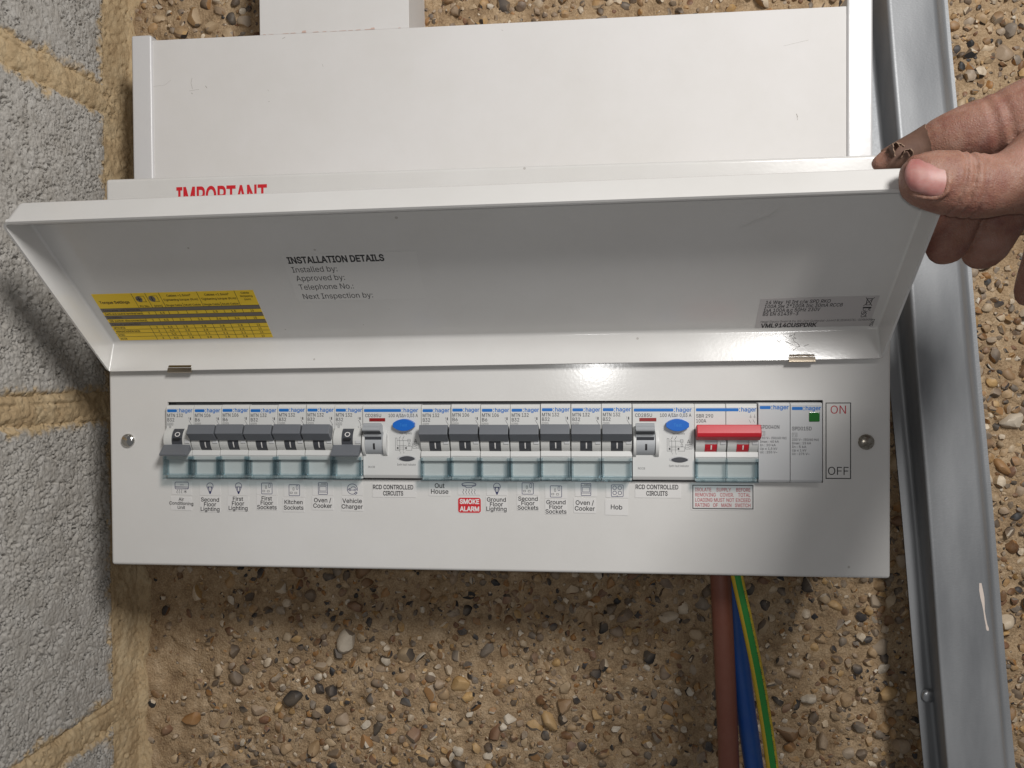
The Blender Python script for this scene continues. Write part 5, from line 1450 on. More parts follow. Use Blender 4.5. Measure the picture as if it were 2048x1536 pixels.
CIRC = [(0, 'air conditioner', 0), (1, 'Second Floor Lighting', 1), (2, 'First Floor Lighting', 1), (3, 'First Floor Sockets', 2), (4, 'Kitchen Sockets', 2), (5, 'Oven / Cooker beside Kitchen Sockets', 2), (6, 'Vehicle Charger', 0),
        (9, 'Out House', 2), (10, 'red SMOKE ALARM', 1), (11, 'Ground Floor Lighting', 1), (12, 'Second Floor Sockets', 2), (13, 'Ground Floor Sockets', 2), (14, 'Oven / Cooker beside Hob', 2), (15, 'Hob', 2)]
proto = {}
for i, nm, kind in CIRC:
    if kind == 0:
        lb = 'grey breaker with its lever down at OFF, above the %s sticker' % nm
    else:
        lb = 'breaker marked %s, lever up, above the %s sticker' % ('B6' if kind == 1 else 'B32', nm)
    if kind not in proto:
        proto[kind] = (mcb(i * 17.5, 'MTN 106' if kind == 1 else 'MTN 132', 'B6' if kind == 1 else 'B32', kind != 0, lb), i)
    else:
        src, i0 = proto[kind]
        c = copy_tree(src)
        c.location.x = (i * 17.5 + 8.75) * S
        c.location.y += rng.uniform(-0.25, 0.25) * S
        c.location.z += rng.uniform(-0.22, 0.22) * S
        c.rotation_euler.y = rng.uniform(-0.004, 0.004)
        c['label'] = lb


def lens(cx, cz, w, h, n=14, blunt=0.86):
    """pointed oval outline with blunt ends"""
    R_ = (w * w + h * h) / (2 * h)
    out = []
    a = math.asin(min(1, w * blunt / R_))
    for s in (1, -1):
        for i in range(n + 1):
            t = a - 2 * a * i / n
            out.append((cx + s * R_ * math.sin(t), cz + s * (R_ * math.cos(t) - (R_ - h))))
    return out


def rcd(x, label):
    t = thing('residual_current_device', label, 'RCD', (x + 17.5, -4.5, -46), 'residual current devices in the consumer unit')
    mb = MB()
    prof = [(34, -1.8), (-3.2, -1.8), (-4.5, -3.2), (-4.5, -43.2), (-3.4, -45.1), (-2.0, -45.5), (34, -45.5)]
    mb.prism(prof, x + 0.15, x + 34.85, PLASTIC, 0.25, 2)
    for (a, b) in ((0.5, 2.1), (12.9, 14.9)):
        mb.drum(x + a, x + b, -0.5, -24.6, 8.4, PLASTIC, 90, 270, 24, 0.2)
    mb.box(x + 2.1, x + 12.9, -5.4, -4.0, -30.4, -28.6, PLASTIC, 0.3, 2)
    mb.build('housing', t, 30)
    mb = MB()
    mb.drum(x + 2.2, x + 12.8, -0.5, -24.6, 7.5, RCDL, 90, 270, 24, 0.1)
    mb.build('switch_drum', t, 30)
    mb = MB()
    prof = [(-8.6, -12.4)]
    n = 5
    y0_, z0_, y1_, z1_ = -8.6, -12.4, -12.6, -16.2
    for k in range(n):
        f0, f1 = (k + 0.25) / n, (k + 0.5) / n
        for ff, dd in ((f0, 0), (f0 + 0.02, 0.45), (f1 - 0.02, 0.45), (f1, 0)):
            prof.append((y0_ + (y1_ - y0_) * ff + dd * 0.8, z0_ + (z1_ - z0_) * ff - dd * 0.5))
    prof += [(y1_, z1_), (-11.8, -17.0), (-8.4, -18.6), (-8.2, -20.2), (-7.6, -21.6), (-4.0, -19.5), (-4.0, -14.5)]
    mb.prism(prof, x + 1.7, x + 12.2, RCDL, 0.0)
    mb.prism([(-11.9, -16.95), (-8.5, -18.75), (-8.35, -18.3), (-11.7, -16.6)], x + 1.65, x + 12.25, DRUM)
    mb.prism([(-8.35, -20.3), (-7.7, -22.1), (-7.2, -21.8), (-7.9, -20.2)], x + 2.3, x + 12.0, DRUM)
    mb.build('lever', t, 25)
    mb = MB()
    mb.outline(lens(x + 25.2, -13.6, 7.4, 3.5), -7.6, -4.2, BLUE, 0.25)
    mb.frame((0, -7.6, 0), (1, 0, 0), (0, 0, 1), (0, -1, 0))
    mb.text('Test', x + 25.2, -14.4, 1.7, 0.04, PALEBLUE, width=4.4)
    mb.build('test_button', t, 30)
    mb = MB()
    mb.box(x + 4.0, x + 13.6, -4.7, -4.0, -11.7, -9.7, DRED, 0.12, 1)
    mb.build('red_window', t)
    mb = MB()
    mb.outline(lens(x + 26.3, -33.2, 6.4, 1.9), -4.75, -4.0, PLASTIC2, 0.15)
    mb.outline(lens(x + 26.5, -33.5, 5.3, 1.5), -4.9, -4.0, DRUM, 0.05)
    mb.frame((0, -4.9, 0), (1, 0, 0), (0, 0, 1), (0, -1, 0))
    for k in range(3):
        mb.stroke([(x + 24.5 + k * 0.5, -33.9 + 0.5 * k), (x + 28.0 + 0.3 * k, -33.7 + 0.4 * k)], 0.12, 0.03, GINK)
    mb.build('fault_indicator', t, 30)
    mb = MB()
    logo_bar(mb, x, x + 34.0, -5.2, 9.6, -4.5)
    mb.text('CD285U', x + 1.6, -9.1, 1.9, 0.05, GINK, 'L', width=9.6, bold=0.012)
    mb.text('100 A/I\u0394n 0,03 A', x + 33.2, -9.1, 1.9, 0.05, GINK, 'R', width=17.6, bold=0.012)
    mb.text('Test regularly', x + 25.8, -19.1, 1.15, 0.05, INK, width=7.4)
    mb.text('RCCB', x + 3.2, -39.1, 1.15, 0.05, GINK, 'L', width=3.9)
    mb.text('Earth fault indicator', x + 26.2, -37.6, 1.2, 0.05, GINK, width=11.2)
    mb.text('A', x + 31.6, -24.2, 2.1, 0.05, INK)
    mb.stroke([(x + 29.9, -27.4), (x + 33.5, -27.4), (x + 33.5, -24.8), (x + 29.9, -24.8)], 0.18, 0.05, GINK, True)
    for zz_ in (-25.6, -26.6):
        mb.stroke([(x + 30.4 + 0.3 * q, zz_ + 0.3 * math.sin(q * 0.75)) for q in range(9)], 0.18, 0.05, GINK)
    L = lambda *p: mb.stroke([(x + a, b) for a, b in p], 0.17, 0.05, GINK)
    L((19.6, -21.4), (19.6, -28.6), (22.4, -28.6)); L((25.8, -28.6), (29.4, -28.6), (29.4, -26.2), (26.0, -26.2))
    L((19.6, -21.4), (20.6, -21.4), (20.6, -25.8), (26.0, -25.8)); L((20.6, -22.9), (28.6, -22.9))
    for q in (22.2, 24.3):
        L((q - 0.6, -21.8), (q, -22.9), (q, -28.0), (q - 0.1, -29.4)); mb.rect(x + q - 0.2, x + q + 0.2, -21.6, -21.0, 0.05, GINK)
        mb.text('1' if q < 23 else '3', x + q + 0.4, -20.9, 0.8, 0.05, GINK); mb.text('2' if q < 23 else '4', x + q + 0.3, -30.4, 0.8, 0.05, GINK)
    L((27.0, -22.1), (28.5, -22.1), (28.5, -23.7), (27.0, -23.7), (27.0, -22.1)); L((27.4, -24.6), (28.3, -24.6), (28.3, -26.0), (27.4, -26.0), (27.4, -24.6)); L((27.8, -23.7), (27.8, -24.6))
    for q in (20.9, 25.9):
        mb.rect(x + q - 0.4, x + q + 0.5, -27.7, -26.9, 0.05, INK)
    L((20.4, -26.7), (26.4, -26.7)); L((20.4, -27.9), (26.4, -27.9))
    # mark on the drum
    for q in range(5):
        p = [(7.56 * math.cos(a), 7.56 * math.sin(a)) for a in (0.05 - 0.1 * q, 0.05 - 0.1 * (q + 1))]
        mb.add([(x + 7.0, -0.5 - p[0][0], -24.6 + p[0][1]), (x + 8.2, -0.5 - p[0][0], -24.6 + p[0][1]), (x + 8.2, -0.5 - p[1][0], -24.6 + p[1][1]), (x + 7.0, -0.5 - p[1][0], -24.6 + p[1][1])], [(0, 1, 2, 3)], INK)
    mb.build('printed_marking', t)
    return t


r1 = rcd(7 * 17.5, 'wide RCD with blue test button, between the Vehicle Charger and Out House breakers')
r2 = copy_tree(r1)
r2.location.x = (16 * 17.5 + 17.5) * S
r2['label'] = 'wide RCD with blue test button, between the Hob breaker and the red main switch'

# main switch
x = 18 * 17.5
t = thing('main_switch', 'two-module main switch with a wide bright red lever', 'switch', (x + 17.5, -3.2, -46))
mb = MB()
for k in (0, 17.5):
    housing(mb, x + k, x + k + 17.5)
    for (a, b) in ((0.35, 5.3), (12.2, 17.1)):
        mb.drum(x + k + a, x + k + b, 1.0, ZC, 8.3, RIM, 90, 270, 18, 0.12)
    mb.box(x + k + 13.8, x + k + 16.9, -7.6, -4, -24.6, -22.6, PLASTIC2, 0.2, 1)
    mb.drum(x + k + 5.4, x + k + 12.1, 1.0, ZC, 7.6, PLASTIC2, 90, 270, 18, 0.1)
mb.build('housing', t, 30)
for k in (0, 17.5):
    mb = MB()
    mb.drum(x + k + 5.5, x + k + 12.0, 1.0, ZC, 8.0, RED, 192, 236, 8, 0.0)
    for q in range(3):
        p = [(8.05 * math.cos(a), 8.05 * math.sin(a)) for a in (-0.28 - 0.12 * q, -0.28 - 0.12 * (q + 1))]
        mb.add([(x + k + 8.6, 1 - p[0][0], ZC + p[0][1]), (x + k + 9.3, 1 - p[0][0], ZC + p[0][1]), (x + k + 9.3, 1 - p[1][0], ZC + p[1][1]), (x + k + 8.6, 1 - p[1][0], ZC + p[1][1])], [(0, 1, 2, 3)], WINK)
    mb.build('red_indicator', t, 30)
mb = MB()
mb.prism([(-11.0, -13.0), (-13.2, -17.6), (-12.6, -19.8), (-8.6, -22.0), (-5.0, -20.6), (-5.0, -15.0)], x + 0.3, x + 35.4, RED, 0.5, 3)
mb.build('lever', t, 35)
mb = MB()
for k in (0, 17.5):
    mb.box(x + k + (1.5 if k == 0 else 0.3), x + k + (17.2 if k == 0 else 16.0), -7.4, -6.8, -42.9, -32.2, GLASS)
    mb.box(x + k + 2.6, x + k + 5.2, -8.7, -8.35, -45.6, -44.0, GLASS)
for (a, b) in ((0.2, 0.62), (1.05, 1.45), (33.55, 33.95), (34.38, 34.8), (17.25, 17.75)):
    mb.box(x + a, x + b, -7.9, -2.7, -43.2, -32.4, GLASSE)
mb.box(x + 0.2, x + 34.8, -8.3, -2.7, -43.7, -43.25, GLASSE)
mb.box(x + 0.2, x + 34.8, -8.3, -2.7, -45.9, -45.35, GLASSE)
mb.box(x + 0.2, x + 34.8, -8.0, -7.5, -45.3, -43.75, GLASS)
mb.build('label_cover', t, 30)
mb = MB()
logo_bar(mb, x, x + 35.0, -5.2, 9.2, -3.2)
mb.text('SBR 290', x + 1.0, -9.6, 1.9, 0.05, GINK, 'L', width=9.5, bold=0.012)
mb.text('100A', x + 1.0, -12.4, 1.9, 0.05, GINK, 'L', width=5.6, bold=0.012)
for q in (31.2, 33.4):
    mb.stroke([(x + q, -8.0), (x + q, -9.8)], 0.16, 0.05, GINK)
    mb.stroke([(x + q - 0.7, -9.3), (x + q + 0.7, -9.3)], 0.16, 0.055, GINK)
    mb.stroke([(x + q - 0.9, -10.8), (x + q, -12.6)], 0.16, 0.05, GINK)
mb.build('printed_marking', t)


def spd(i, name, lines, dz, label, green):
    x = i * 17.5
    t = thing('surge_protector', label, 'surge protector', (x + 8.75, -4.6, -46), 'surge protectors in the consumer unit')
    mb = MB()
    prof = [(34, -1.3), (-4.2, -1.3), (-4.9, -2.1), (-4.9, -44.6), (-4.0, -46.0), (34, -46.0)]
    mb.prism(prof, x + 0.12, x + 17.38, PLASTIC2 if green else mat('mid_grey_plastic', (0.52, 0.525, 0.53), 0.42), 0.3, 2)
    mb.build('housing', t, 30)
    mb = MB()
    logo_bar(mb, x, x + 17.3, -3.9 - dz * 0.6, 9.2, -4.9)
    mb.text(name, x + 1.0, -15.8 - dz, 2.0, 0.05, GINK, 'L', width=10.6, bold=0.012)
    mb.stroke([(x + 1.1, -19.5 - dz), (x + 3.7, -19.5 - dz), (x + 3.7, -17.3 - dz), (x + 1.1, -17.3 - dz)], 0.16, 0.05, GINK, True)
    mb.text('T2', x + 2.4, -19.0 - dz, 1.2, 0.05, GINK)
    for k, s in enumerate(lines):
        mb.text(s, x + 1.0, -21.6 - dz - 2.0 * k, 1.25, 0.05, GINK, 'L', width=min(14.4, len(s) * 0.86), bold=0.012)
    mb.build('printed_marking', t)
    if green:
        mb = MB()
        mb.box(x + 10.1, x + 16.0, -5.4, -4.0, -11.9, -6.5, GREENW, 0.5, 2)
        mb.build('green_window', t, 30)
    return t


spd(20, 'SPD040N', ('230 V~ (50/60 Hz)', 'Imax : 40 kA', 'In : 20 kA', 'Up \u2264 1,5 kV', 'Uc : 255 V~'), 0.0, 'plain grey surge protector marked SPD040N right of the red main switch', False)
spd(21, 'SPD015D', ('230 V~ (50/60 Hz)', 'Imax : 15 kA', 'In : 5 kA', 'Up \u2264 1 kV', 'Uc : 275 V~'), 0.9, 'grey surge protector with a square green window beside the ON OFF sticker', True)

# ================================================================== TRUNKING ABOVE
YT = 52.0
tr = thing('cable_trunking', 'wide white cable trunking running along the wall right above the consumer unit', 'trunking', (190, 78, 136))
pa, pb = at(305, 78, YT), at(1693, 14, YT)
la, ra = at(264, 200, YT - 1.6), at(1746, 200, YT - 1.6)
ztop = (pa.z + pb.z) / 2
mb = MB()
mb.box(pa.x - 3, pb.x + 3, YT, YW + 2, 128, ztop, TRUNK, 0.8, 2)
mb.build('trunking_body', tr, 40)
capt = at(285, 70, YT - 1.6).z
for (a, b) in ((la.x, pa.x), (pb.x, ra.x)):
    mb = MB()
    mb.box(a, b, YT - 1.8, YW + 2, 126, capt + (3 if a > 200 else 0), CAP, 1.5, 3)
    mb.build('end_cap', tr, 40)


def tq(px, py):
    q = at(px, py, YT)
    return q.x, q.z


for pl, w in ((((384, 156), (382, 166), (385, 178)), 0.35), (((378, 182), (390, 180), (398, 179)), 0.25), (((411, 172), (414, 176)), 0.6), (((383, 186), (385, 188)), 0.6), (((535, 180), (538, 182)), 0.3), (((537, 203), (539, 203)), 0.4),
              (((645, 128), (646, 134)), 0.25), (((1593, 228), (1595, 234)), 0.7), (((1594, 233), (1595, 240)), 0.35), (((305, 173), (330, 170), (342, 160)), 0.16), (((565, 77), (570, 75)), 0.5), (((1567, 92), (1617, 80)), 0.2), (((1003, 60), (1006, 61)), 0.3)):
    mb = MB()
    mb.frame((0, YT - 0.03, 0), (1, 0, 0), (0, 0, 1), (0, -1, 0))
    mb.stroke([tq(*p) for p in pl], w * 0.6, 0.0, SCUFF)
    mb.build('scuff_mark', tr)

vt = thing('vertical_trunking', 'small white box trunking rising to the top edge from the wide trunking', 'trunking', (60, 78, ztop))
qa, qb = at(519, 60, 53.6), at(818, 50, 53.6)
mb = MB()
mb.box(qa.x, qb.x, 53.6, YW + 2, ztop + 0.3, ztop + 160, TRUNK, 0.7, 2)
mb.build('trunking_body', vt, 40)
mb = MB()
mb.frame((0, 53.45, 0), (1, 0, 0), (0, 0, 1), (0, -1, 0))
xx = qa.x + 2
rr = random.Random(3)
while xx < qb.x - 3:
    w = rr.uniform(1.5, 6)
    hh = rr.uniform(0.2, 0.5)
    if rr.random() < 0.75:
        mb.flat([(xx, ztop + 0.5), (xx + w, ztop + 0.5), (xx + w * 0.8, ztop + 0.5 + hh), (xx + w * 0.2, ztop + 0.5 + hh * 0.7)], 0.0, PINKD)
    xx += w + rr.uniform(0, 2)
for xd, hd in ((30.5, 1.5), (77, 1.2)):
    mb.flat([(qa.x + xd - 1.5, ztop + 0.6), (qa.x + xd + 1.7, ztop + 0.6), (qa.x + xd + 1.2, ztop + 0.6 + hd), (qa.x + xd - 1.0, ztop + 0.6 + hd * 0.8)], 0.01, PINKD)
mb.build('dust_line', vt)

# ================================================================== GALVANISED CHANNEL
def galv():
    m = bpy.data.materials.new('galvanised_steel')
    m.use_nodes = True
    nt = m.node_tree
    b = nt.nodes['Principled BSDF']
    b.inputs['Metallic'].default_value = 0.45
    tc = nt.nodes.new('ShaderNodeTexCoord')
    n = nt.nodes.new('ShaderNodeTexNoise')
    n.inputs['Scale'].default_value = 900
    n.inputs['Detail'].default_value = 3
    n1 = nt.nodes.new('ShaderNodeTexNoise')
    n1.inputs['Scale'].default_value = 34
    n1.inputs['Detail'].default_value = 6
    mp = nt.nodes.new('ShaderNodeMapping')
    mp.inputs['Scale'].default_value = (1, 1, 0.22)
    nt.links.new(tc.outputs['Object'], mp.inputs[0])
    nt.links.new(mp.outputs[0], n1.inputs['Vector'])
    nt.links.new(tc.outputs['Object'], n.inputs['Vector'])
    nb = nt.nodes.new('ShaderNodeTexNoise')            # rolled grain: fine ripples across the strip
    nb.inputs['Scale'].default_value = 1300
    nb.inputs['Detail'].default_value = 2
    mb_ = nt.nodes.new('ShaderNodeMapping')
    mb_.inputs['Scale'].default_value = (0.45, 0.45, 1)
    nt.links.new(tc.outputs['Object'], mb_.inputs[0])
    nt.links.new(mb_.outputs[0], nb.inputs['Vector'])
    rp = nt.nodes.new('ShaderNodeValToRGB')
    e = rp.color_ramp.elements
    e[0].position, e[0].color = 0.36, (0.205, 0.212, 0.222, 1)
    e[1].position, e[1].color = 0.64, (0.32, 0.328, 0.338, 1)
    nt.links.new(n1.outputs['Fac'], rp.inputs[0])
    nt.links.new(rp.outputs[0], b.inputs['Base Color'])
    mr = nt.nodes.new('ShaderNodeMapRange')
    mr.inputs[3].default_value, mr.inputs[4].default_value = 0.44, 0.60
    nt.links.new(n.outputs['Fac'], mr.inputs[0])
    nt.links.new(mr.outputs[0], b.inputs['Roughness'])
    bp = nt.nodes.new('ShaderNodeBump')
    bp.inputs['Strength'].default_value = 0.22
    bp.inputs['Distance'].default_value = 0.0003
    nt.links.new(nb.outputs['Fac'], bp.inputs['Height'])
    nt.links.new(bp.outputs[0], b.inputs['Normal'])
    return m


GALV = galv()
# stations of the four folds at three heights, from the photograph: flange edge, foot of web, face left, face right, foot of right web, flange edge
ch = thing('metal_channel', 'galvanised steel channel leaning against the pebble wall right of the consumer unit', 'metal channel', (500, 80, -300))


def station(py, xs6, yface, hweb):
    q = []
    for k, px in enumerate(xs6):
        yy = yface + (hweb if k not in (2, 3) else 5.0 if k == 3 else 0)
        q.append(at(px, py, yy))
    return q


top_y, bot_y = 82.0, 42.0
s0 = station(0, (1712, 1738, 1777, 1873, 1886, 1896), top_y, 20)
s1 = station(1536, (1848, 1879, 1895, 2010, 2016, 2031), bot_y, 20)
ext0 = [a + (a - b) * 0.28 for a, b in zip(s0, s1)]
ext1 = [b + (b - a) * 0.28 for a, b in zip(s0, s1)]
rows = []
NS = 40


def rounded(P):
    """polyline with softened folds"""
    out = [P[0]]
    for i in range(1, len(P) - 1):
        a, b, c = P[i - 1], P[i], P[i + 1]
        ra_ = min(2.6, 0.4 * (a - b).length)
        rc_ = min(2.6, 0.4 * (c - b).length)
        p, q = b + (a - b).normalized() * ra_, b + (c - b).normalized() * rc_
        for t in np.linspace(0, 1, 6):
            out.append(p * (1 - t) ** 2 + b * 2 * t * (1 - t) + q * t * t)
    out.append(P[-1])
    return out


for i in range(NS + 1):
    t = i / NS
    rows.append(rounded([a * (1 - t) + b * t for a, b in zip(ext0, ext1)]))
n = len(rows[0])
vs, fs = [], []
for i, rw in enumerate(rows):
    z_ = i / NS
    for p in rw:
        vs.append((p.x + 0.25 * math.sin(z_ * 23), p.y, p.z))
for i in range(NS):
    for j in range(n - 1):
        fs.append((i * n + j, i * n + j + 1, (i + 1) * n + j + 1, (i + 1) * n + j))
bm = bmesh.new()
bv = [bm.verts.new(v) for v in vs]
for q in fs:
    bm.faces.new([bv[k] for k in q])
bmesh.ops.recalc_face_normals(bm, faces=bm.faces[:])
bm.faces.ensure_lookup_table()
if bm.faces[len(bm.faces) // 2].normal.y > 0:
    bmesh.ops.reverse_faces(bm, faces=bm.faces[:])
bmesh.ops.solidify(bm, geom=bm.faces[:], thickness=0.9)
mb = MB()
mb.bm(bm, GALV)
mb.build('channel_section', ch, 30)
tt = (at(1858, 1391, 62).z - ext0[0].z) / (ext1[0].z - ext0[0].z)
fl0 = [a * (1 - tt) + b * tt for a, b in zip(ext0, ext1)]
sq = at(1857, 1391, (fl0[0].y + fl0[1].y) / 2 - 1.0)
screw('channel_screw', (sq.x, sq.y, sq.z), 4.3, mat('zinc_screw', (0.55, 0.56, 0.57), 0.32, metal=1.0), ch, 0.2, RECESS)
# paint splash on the face
mb = MB()
spl = [(1960, 1166, 2.2), (1961.5, 1180, 3.8), (1964, 1195, 4.0), (1966, 1208, 2.6), (1967.5, 1222, 1.4), (1970, 1238, 1.6), (1972.5, 1250, 1.7), (1974, 1256, 2.8), (1975, 1261, 2.0)]


def face_point(px, py, lift=0.35):
    P0, P1, P2 = s0[2], s0[3], s1[2]
    nrm = (P1 - P0).cross(P2 - P0).normalized()
    if nrm.y > 0:
        nrm = -nrm
    d = CM @ Vector(((px - 1024) / FPX, 1.0, (768 - py) / FPX))
    t = (P0 - Vector(CAM)).dot(nrm) / d.dot(nrm)
    return Vector(CAM) + d * t + nrm * lift


vs = []
for (px, py, w) in spl:
    vs += [face_point(px - w, py)[:], face_point(px + w, py)[:]]
mb.add(vs, [(2 * i, 2 * i + 1, 2 * i + 3, 2 * i + 2) for i in range(len(spl) - 1)], SPLASH)
mb.build('paint_drip', ch)


# ================================================================== CABLES
def tube(name, path, r, mats_fn, n=24, parent=None):
    mb = MB()
    P = [Vector(p) for p in path]
    # smooth the path
    for _ in range(3):
        Q = [P[0]]
        for i in range(len(P) - 1):
            Q += [P[i] * 0.75 + P[i + 1] * 0.25, P[i] * 0.25 + P[i + 1] * 0.75]
        Q.append(P[-1])
        P = Q
    vs = []
    for i, p in enumerate(P):
        d = (P[min(i + 1, len(P) - 1)] - P[max(i - 1, 0)]).normalized()
        sx_ = Vector((0, 1, 0)).cross(d).normalized()
        sy_ = d.cross(sx_).normalized()
        for j in range(n):
            a = 2 * math.pi * j / n
            vs.append(p + sx_ * r * math.cos(a) + sy_ * r * math.sin(a))
    for j in range(n):
        fs = [(i * n + j, i * n + (j + 1) % n, (i + 1) * n + (j + 1) % n, (i + 1) * n + j) for i in range(len(P) - 1)]
        k = len(mb.v)
        if j == 0:
            mb.v += [tuple(v) for v in vs]
        mi = mb.mi(mats_fn(j, n))
        mb.f += fs
        mb.m += [mi] * len(fs)
    return mb.build(name, parent, 60), P


BROWN = mat('brown_pvc', (0.19, 0.062, 0.038), 0.46, bump=(300, 0.2, 0.2), var=(60, (0.22, 0.088, 0.06), 0.7))
BLUEC = mat('blue_pvc', (0.014, 0.08, 0.34), 0.42, bump=(300, 0.2, 0.2), var=(60, (0.04, 0.11, 0.32), 0.7))
GRN = mat('green_pvc', (0.025, 0.26, 0.04), 0.42, bump=(300, 0.2, 0.2))
YLW = mat('yellow_pvc', (0.62, 0.44, 0.03), 0.42, bump=(300, 0.2, 0.2))


def cpath(pp, y):
    return [at(px, py, yy) for (px, py), yy in zip(pp, y)]


o, _ = tube('power_cable', cpath(((1440, 1090), (1441, 1155), (1446, 1260), (1452, 1380), (1458, 1536), (1464, 1680)), (46, 44, 42, 42, 42, 42)), 6.4, lambda j, n: BROWN)
tag(o, 'thick brown cable hanging from under the consumer unit', 'cable', 'cables below the consumer unit')
o, _ = tube('power_cable', cpath(((1462, 1090), (1464, 1155), (1473, 1260), (1486, 1380), (1508, 1536), (1528, 1680)), (54, 52, 50, 48, 46, 46)), 6.0, lambda j, n: BLUEC)
tag(o, 'thick blue cable hanging beside the brown cable', 'cable', 'cables below the consumer unit')
earth_path = ((1462, 1090), (1474, 1155), (1498, 1260), (1522, 1380), (1546, 1536), (1560, 1680))
o, EP = tube('power_cable', cpath(earth_path, (36, 34, 32, 31, 30, 30)), 3.7, lambda j, n: GRN if abs(((j + 0.5) / n - 0.765 + 0.5) % 1 - 0.5) < 0.088 or abs(((j + 0.5) / n - 0.29 + 0.5) % 1 - 0.5) < 0.2 else YLW)
tag(o, 'thin green and yellow striped earth cable right of the blue cable', 'cable', 'cables below the consumer unit')
mb = MB()
SEGS = [EP[i] for i in range(len(EP))]
s = 'BS 6491X  APRIL 2022  H07V-R  BASEC  25MM  '
ln = 0.0
for i in range(len(SEGS) - 1):
    d = SEGS[i + 1] - SEGS[i]
    ln += d.length
pos = 28.0
acc = 0.0
k = 0
for chx in s * 3:
    while k < len(SEGS) - 2 and acc + (SEGS[k + 1] - SEGS[k]).length < pos:
        acc += (SEGS[k + 1] - SEGS[k]).length
        k += 1
    if k >= len(SEGS) - 2:
        break
    d = (SEGS[k + 1] - SEGS[k]).normalized()
    p = SEGS[k] + d * (pos - acc)
    side = d.cross(Vector((0, 1, 0))).normalized()
    if side.x < 0:
        side = -side
    if chx != ' ':
        mb.frame(p + Vector((0, -3.45, 0)) + side * 1.5, d, -d.cross(Vector((0, -1, 0))).normalized() if False else side, (0, -1, 0))
        mb.frame(p + Vector((0.0, -3.28, 0)) + side * 1.75, d, side, (0, -1, 0))
        mb.text(chx, 0, -0.55, 1.15, 0.12, INK)
    pos += 1.25
mb.build('cable_lettering', o)

# ================================================================== THE HAND
def skin_material():
    m = mat('skin', (0.40, 0.215, 0.155), 0.55, spec=0.35, sss=0.25)
    nt = m.node_tree
    b = nt.nodes['Principled BSDF']
    tc = nt.nodes.new('ShaderNodeTexCoord')
    n1 = nt.nodes.new('ShaderNodeTexNoise')
    n1.inputs['Scale'].default_value = 55
    n1.inputs['Detail'].default_value = 7
    n1.inputs['Roughness'].default_value = 0.65
    rp = nt.nodes.new('ShaderNodeValToRGB')
    e = rp.color_ramp.elements
    e[0].position, e[0].color = 0.3, (0.19, 0.075, 0.058, 1)
    e[1].position, e[1].color = 0.72, (0.35, 0.195, 0.155, 1)
    k = e.new(0.5)
    k.color = (0.275, 0.142, 0.10, 1)
    nt.links.new(tc.outputs['Object'], n1.inputs['Vector'])
    nt.links.new(n1.outputs['Fac'], rp.inputs[0])
    nd = nt.nodes.new('ShaderNodeTexNoise')              # dry dust on the skin
    nd.inputs['Scale'].default_value = 190
    nd.inputs['Detail'].default_value = 8
    nd.inputs['Roughness'].default_value = 0.75
    nt.links.new(tc.outputs['Object'], nd.inputs['Vector'])
    mr = nt.nodes.new('ShaderNodeMapRange')
    mr.inputs[1].default_value, mr.inputs[2].default_value = 0.5, 0.72
    mr.inputs[4].default_value = 0.32
    nt.links.new(nd.outputs['Fac'], mr.inputs[0])
    mx = nt.nodes.new('ShaderNodeMix')
    mx.data_type = 'RGBA'
    mx.inputs[7].default_value = (0.42, 0.30, 0.25, 1)
    nt.links.new(mr.outputs[0], mx.inputs[0])
    nt.links.new(rp.outputs[0], mx.inputs[6])
    nt.links.new(mx.outputs[2], b.inputs['Base Color'])
    v = nt.nodes.new('ShaderNodeTexVoronoi')
    v.feature = 'DISTANCE_TO_EDGE'
    v.inputs['Scale'].default_value = 850
    n2 = nt.nodes.new('ShaderNodeTexNoise')
    n2.inputs['Scale'].default_value = 420
    n2.inputs['Detail'].default_value = 4
    nt.links.new(tc.outputs['Object'], v.inputs['Vector'])
    nt.links.new(tc.outputs['Object'], n2.inputs['Vector'])
    ad = nt.nodes.new('ShaderNodeMath')
    ad.operation = 'ADD'
    nt.links.new(v.outputs['Distance'], ad.inputs[0])
    nt.links.new(n2.outputs['Fac'], ad.inputs[1])
    bp = nt.nodes.new('ShaderNodeBump')
    bp.inputs['Strength'].default_value = 0.42
    bp.inputs['Distance'].default_value = 0.0006
    nt.links.new(ad.outputs[0], bp.inputs['Height'])
    nt.links.new(bp.outputs[0], b.inputs['Normal'])
    return m


SKIN = skin_material()


def limb(mb, secs, depth=0.85, n=28, vertical=False):
    """secs: (px, py, radius px, Y mm[, depth factor]); a closed lofted limb of elliptical sections"""
    C = [at(q[0], q[1], q[3]) for q in secs]
    Rm = [q[2] * (q[3] - CAM[1]) / FPX * 1.02 for q in secs]
    vs, fs = [], []
    for i, c in enumerate(C):
        d = (C[min(i + 1, len(C) - 1)] - C[max(i - 1, 0)]).normalized()
        b = Vector((0, 1, 0))
        b = (b - d * b.dot(d)).normalized()
        a = d.cross(b).normalized()
        k = secs[i][4] if len(secs[i]) > 4 else depth
        for j in range(n):
            t = 2 * math.pi * j / n
            vs.append(c + a * Rm[i] * math.cos(t) + b * Rm[i] * k * math.sin(t))
    for i in range(len(C) - 1):
        for j in range(n):
            fs.append((i * n + j, i * n + (j + 1) % n, (i + 1) * n + (j + 1) % n, (i + 1) * n + j))
    fs.append(list(range(n))[::-1])
    fs.append([(len(C) - 1) * n + j for j in range(n)])
    mb.add(vs, fs, SKIN)


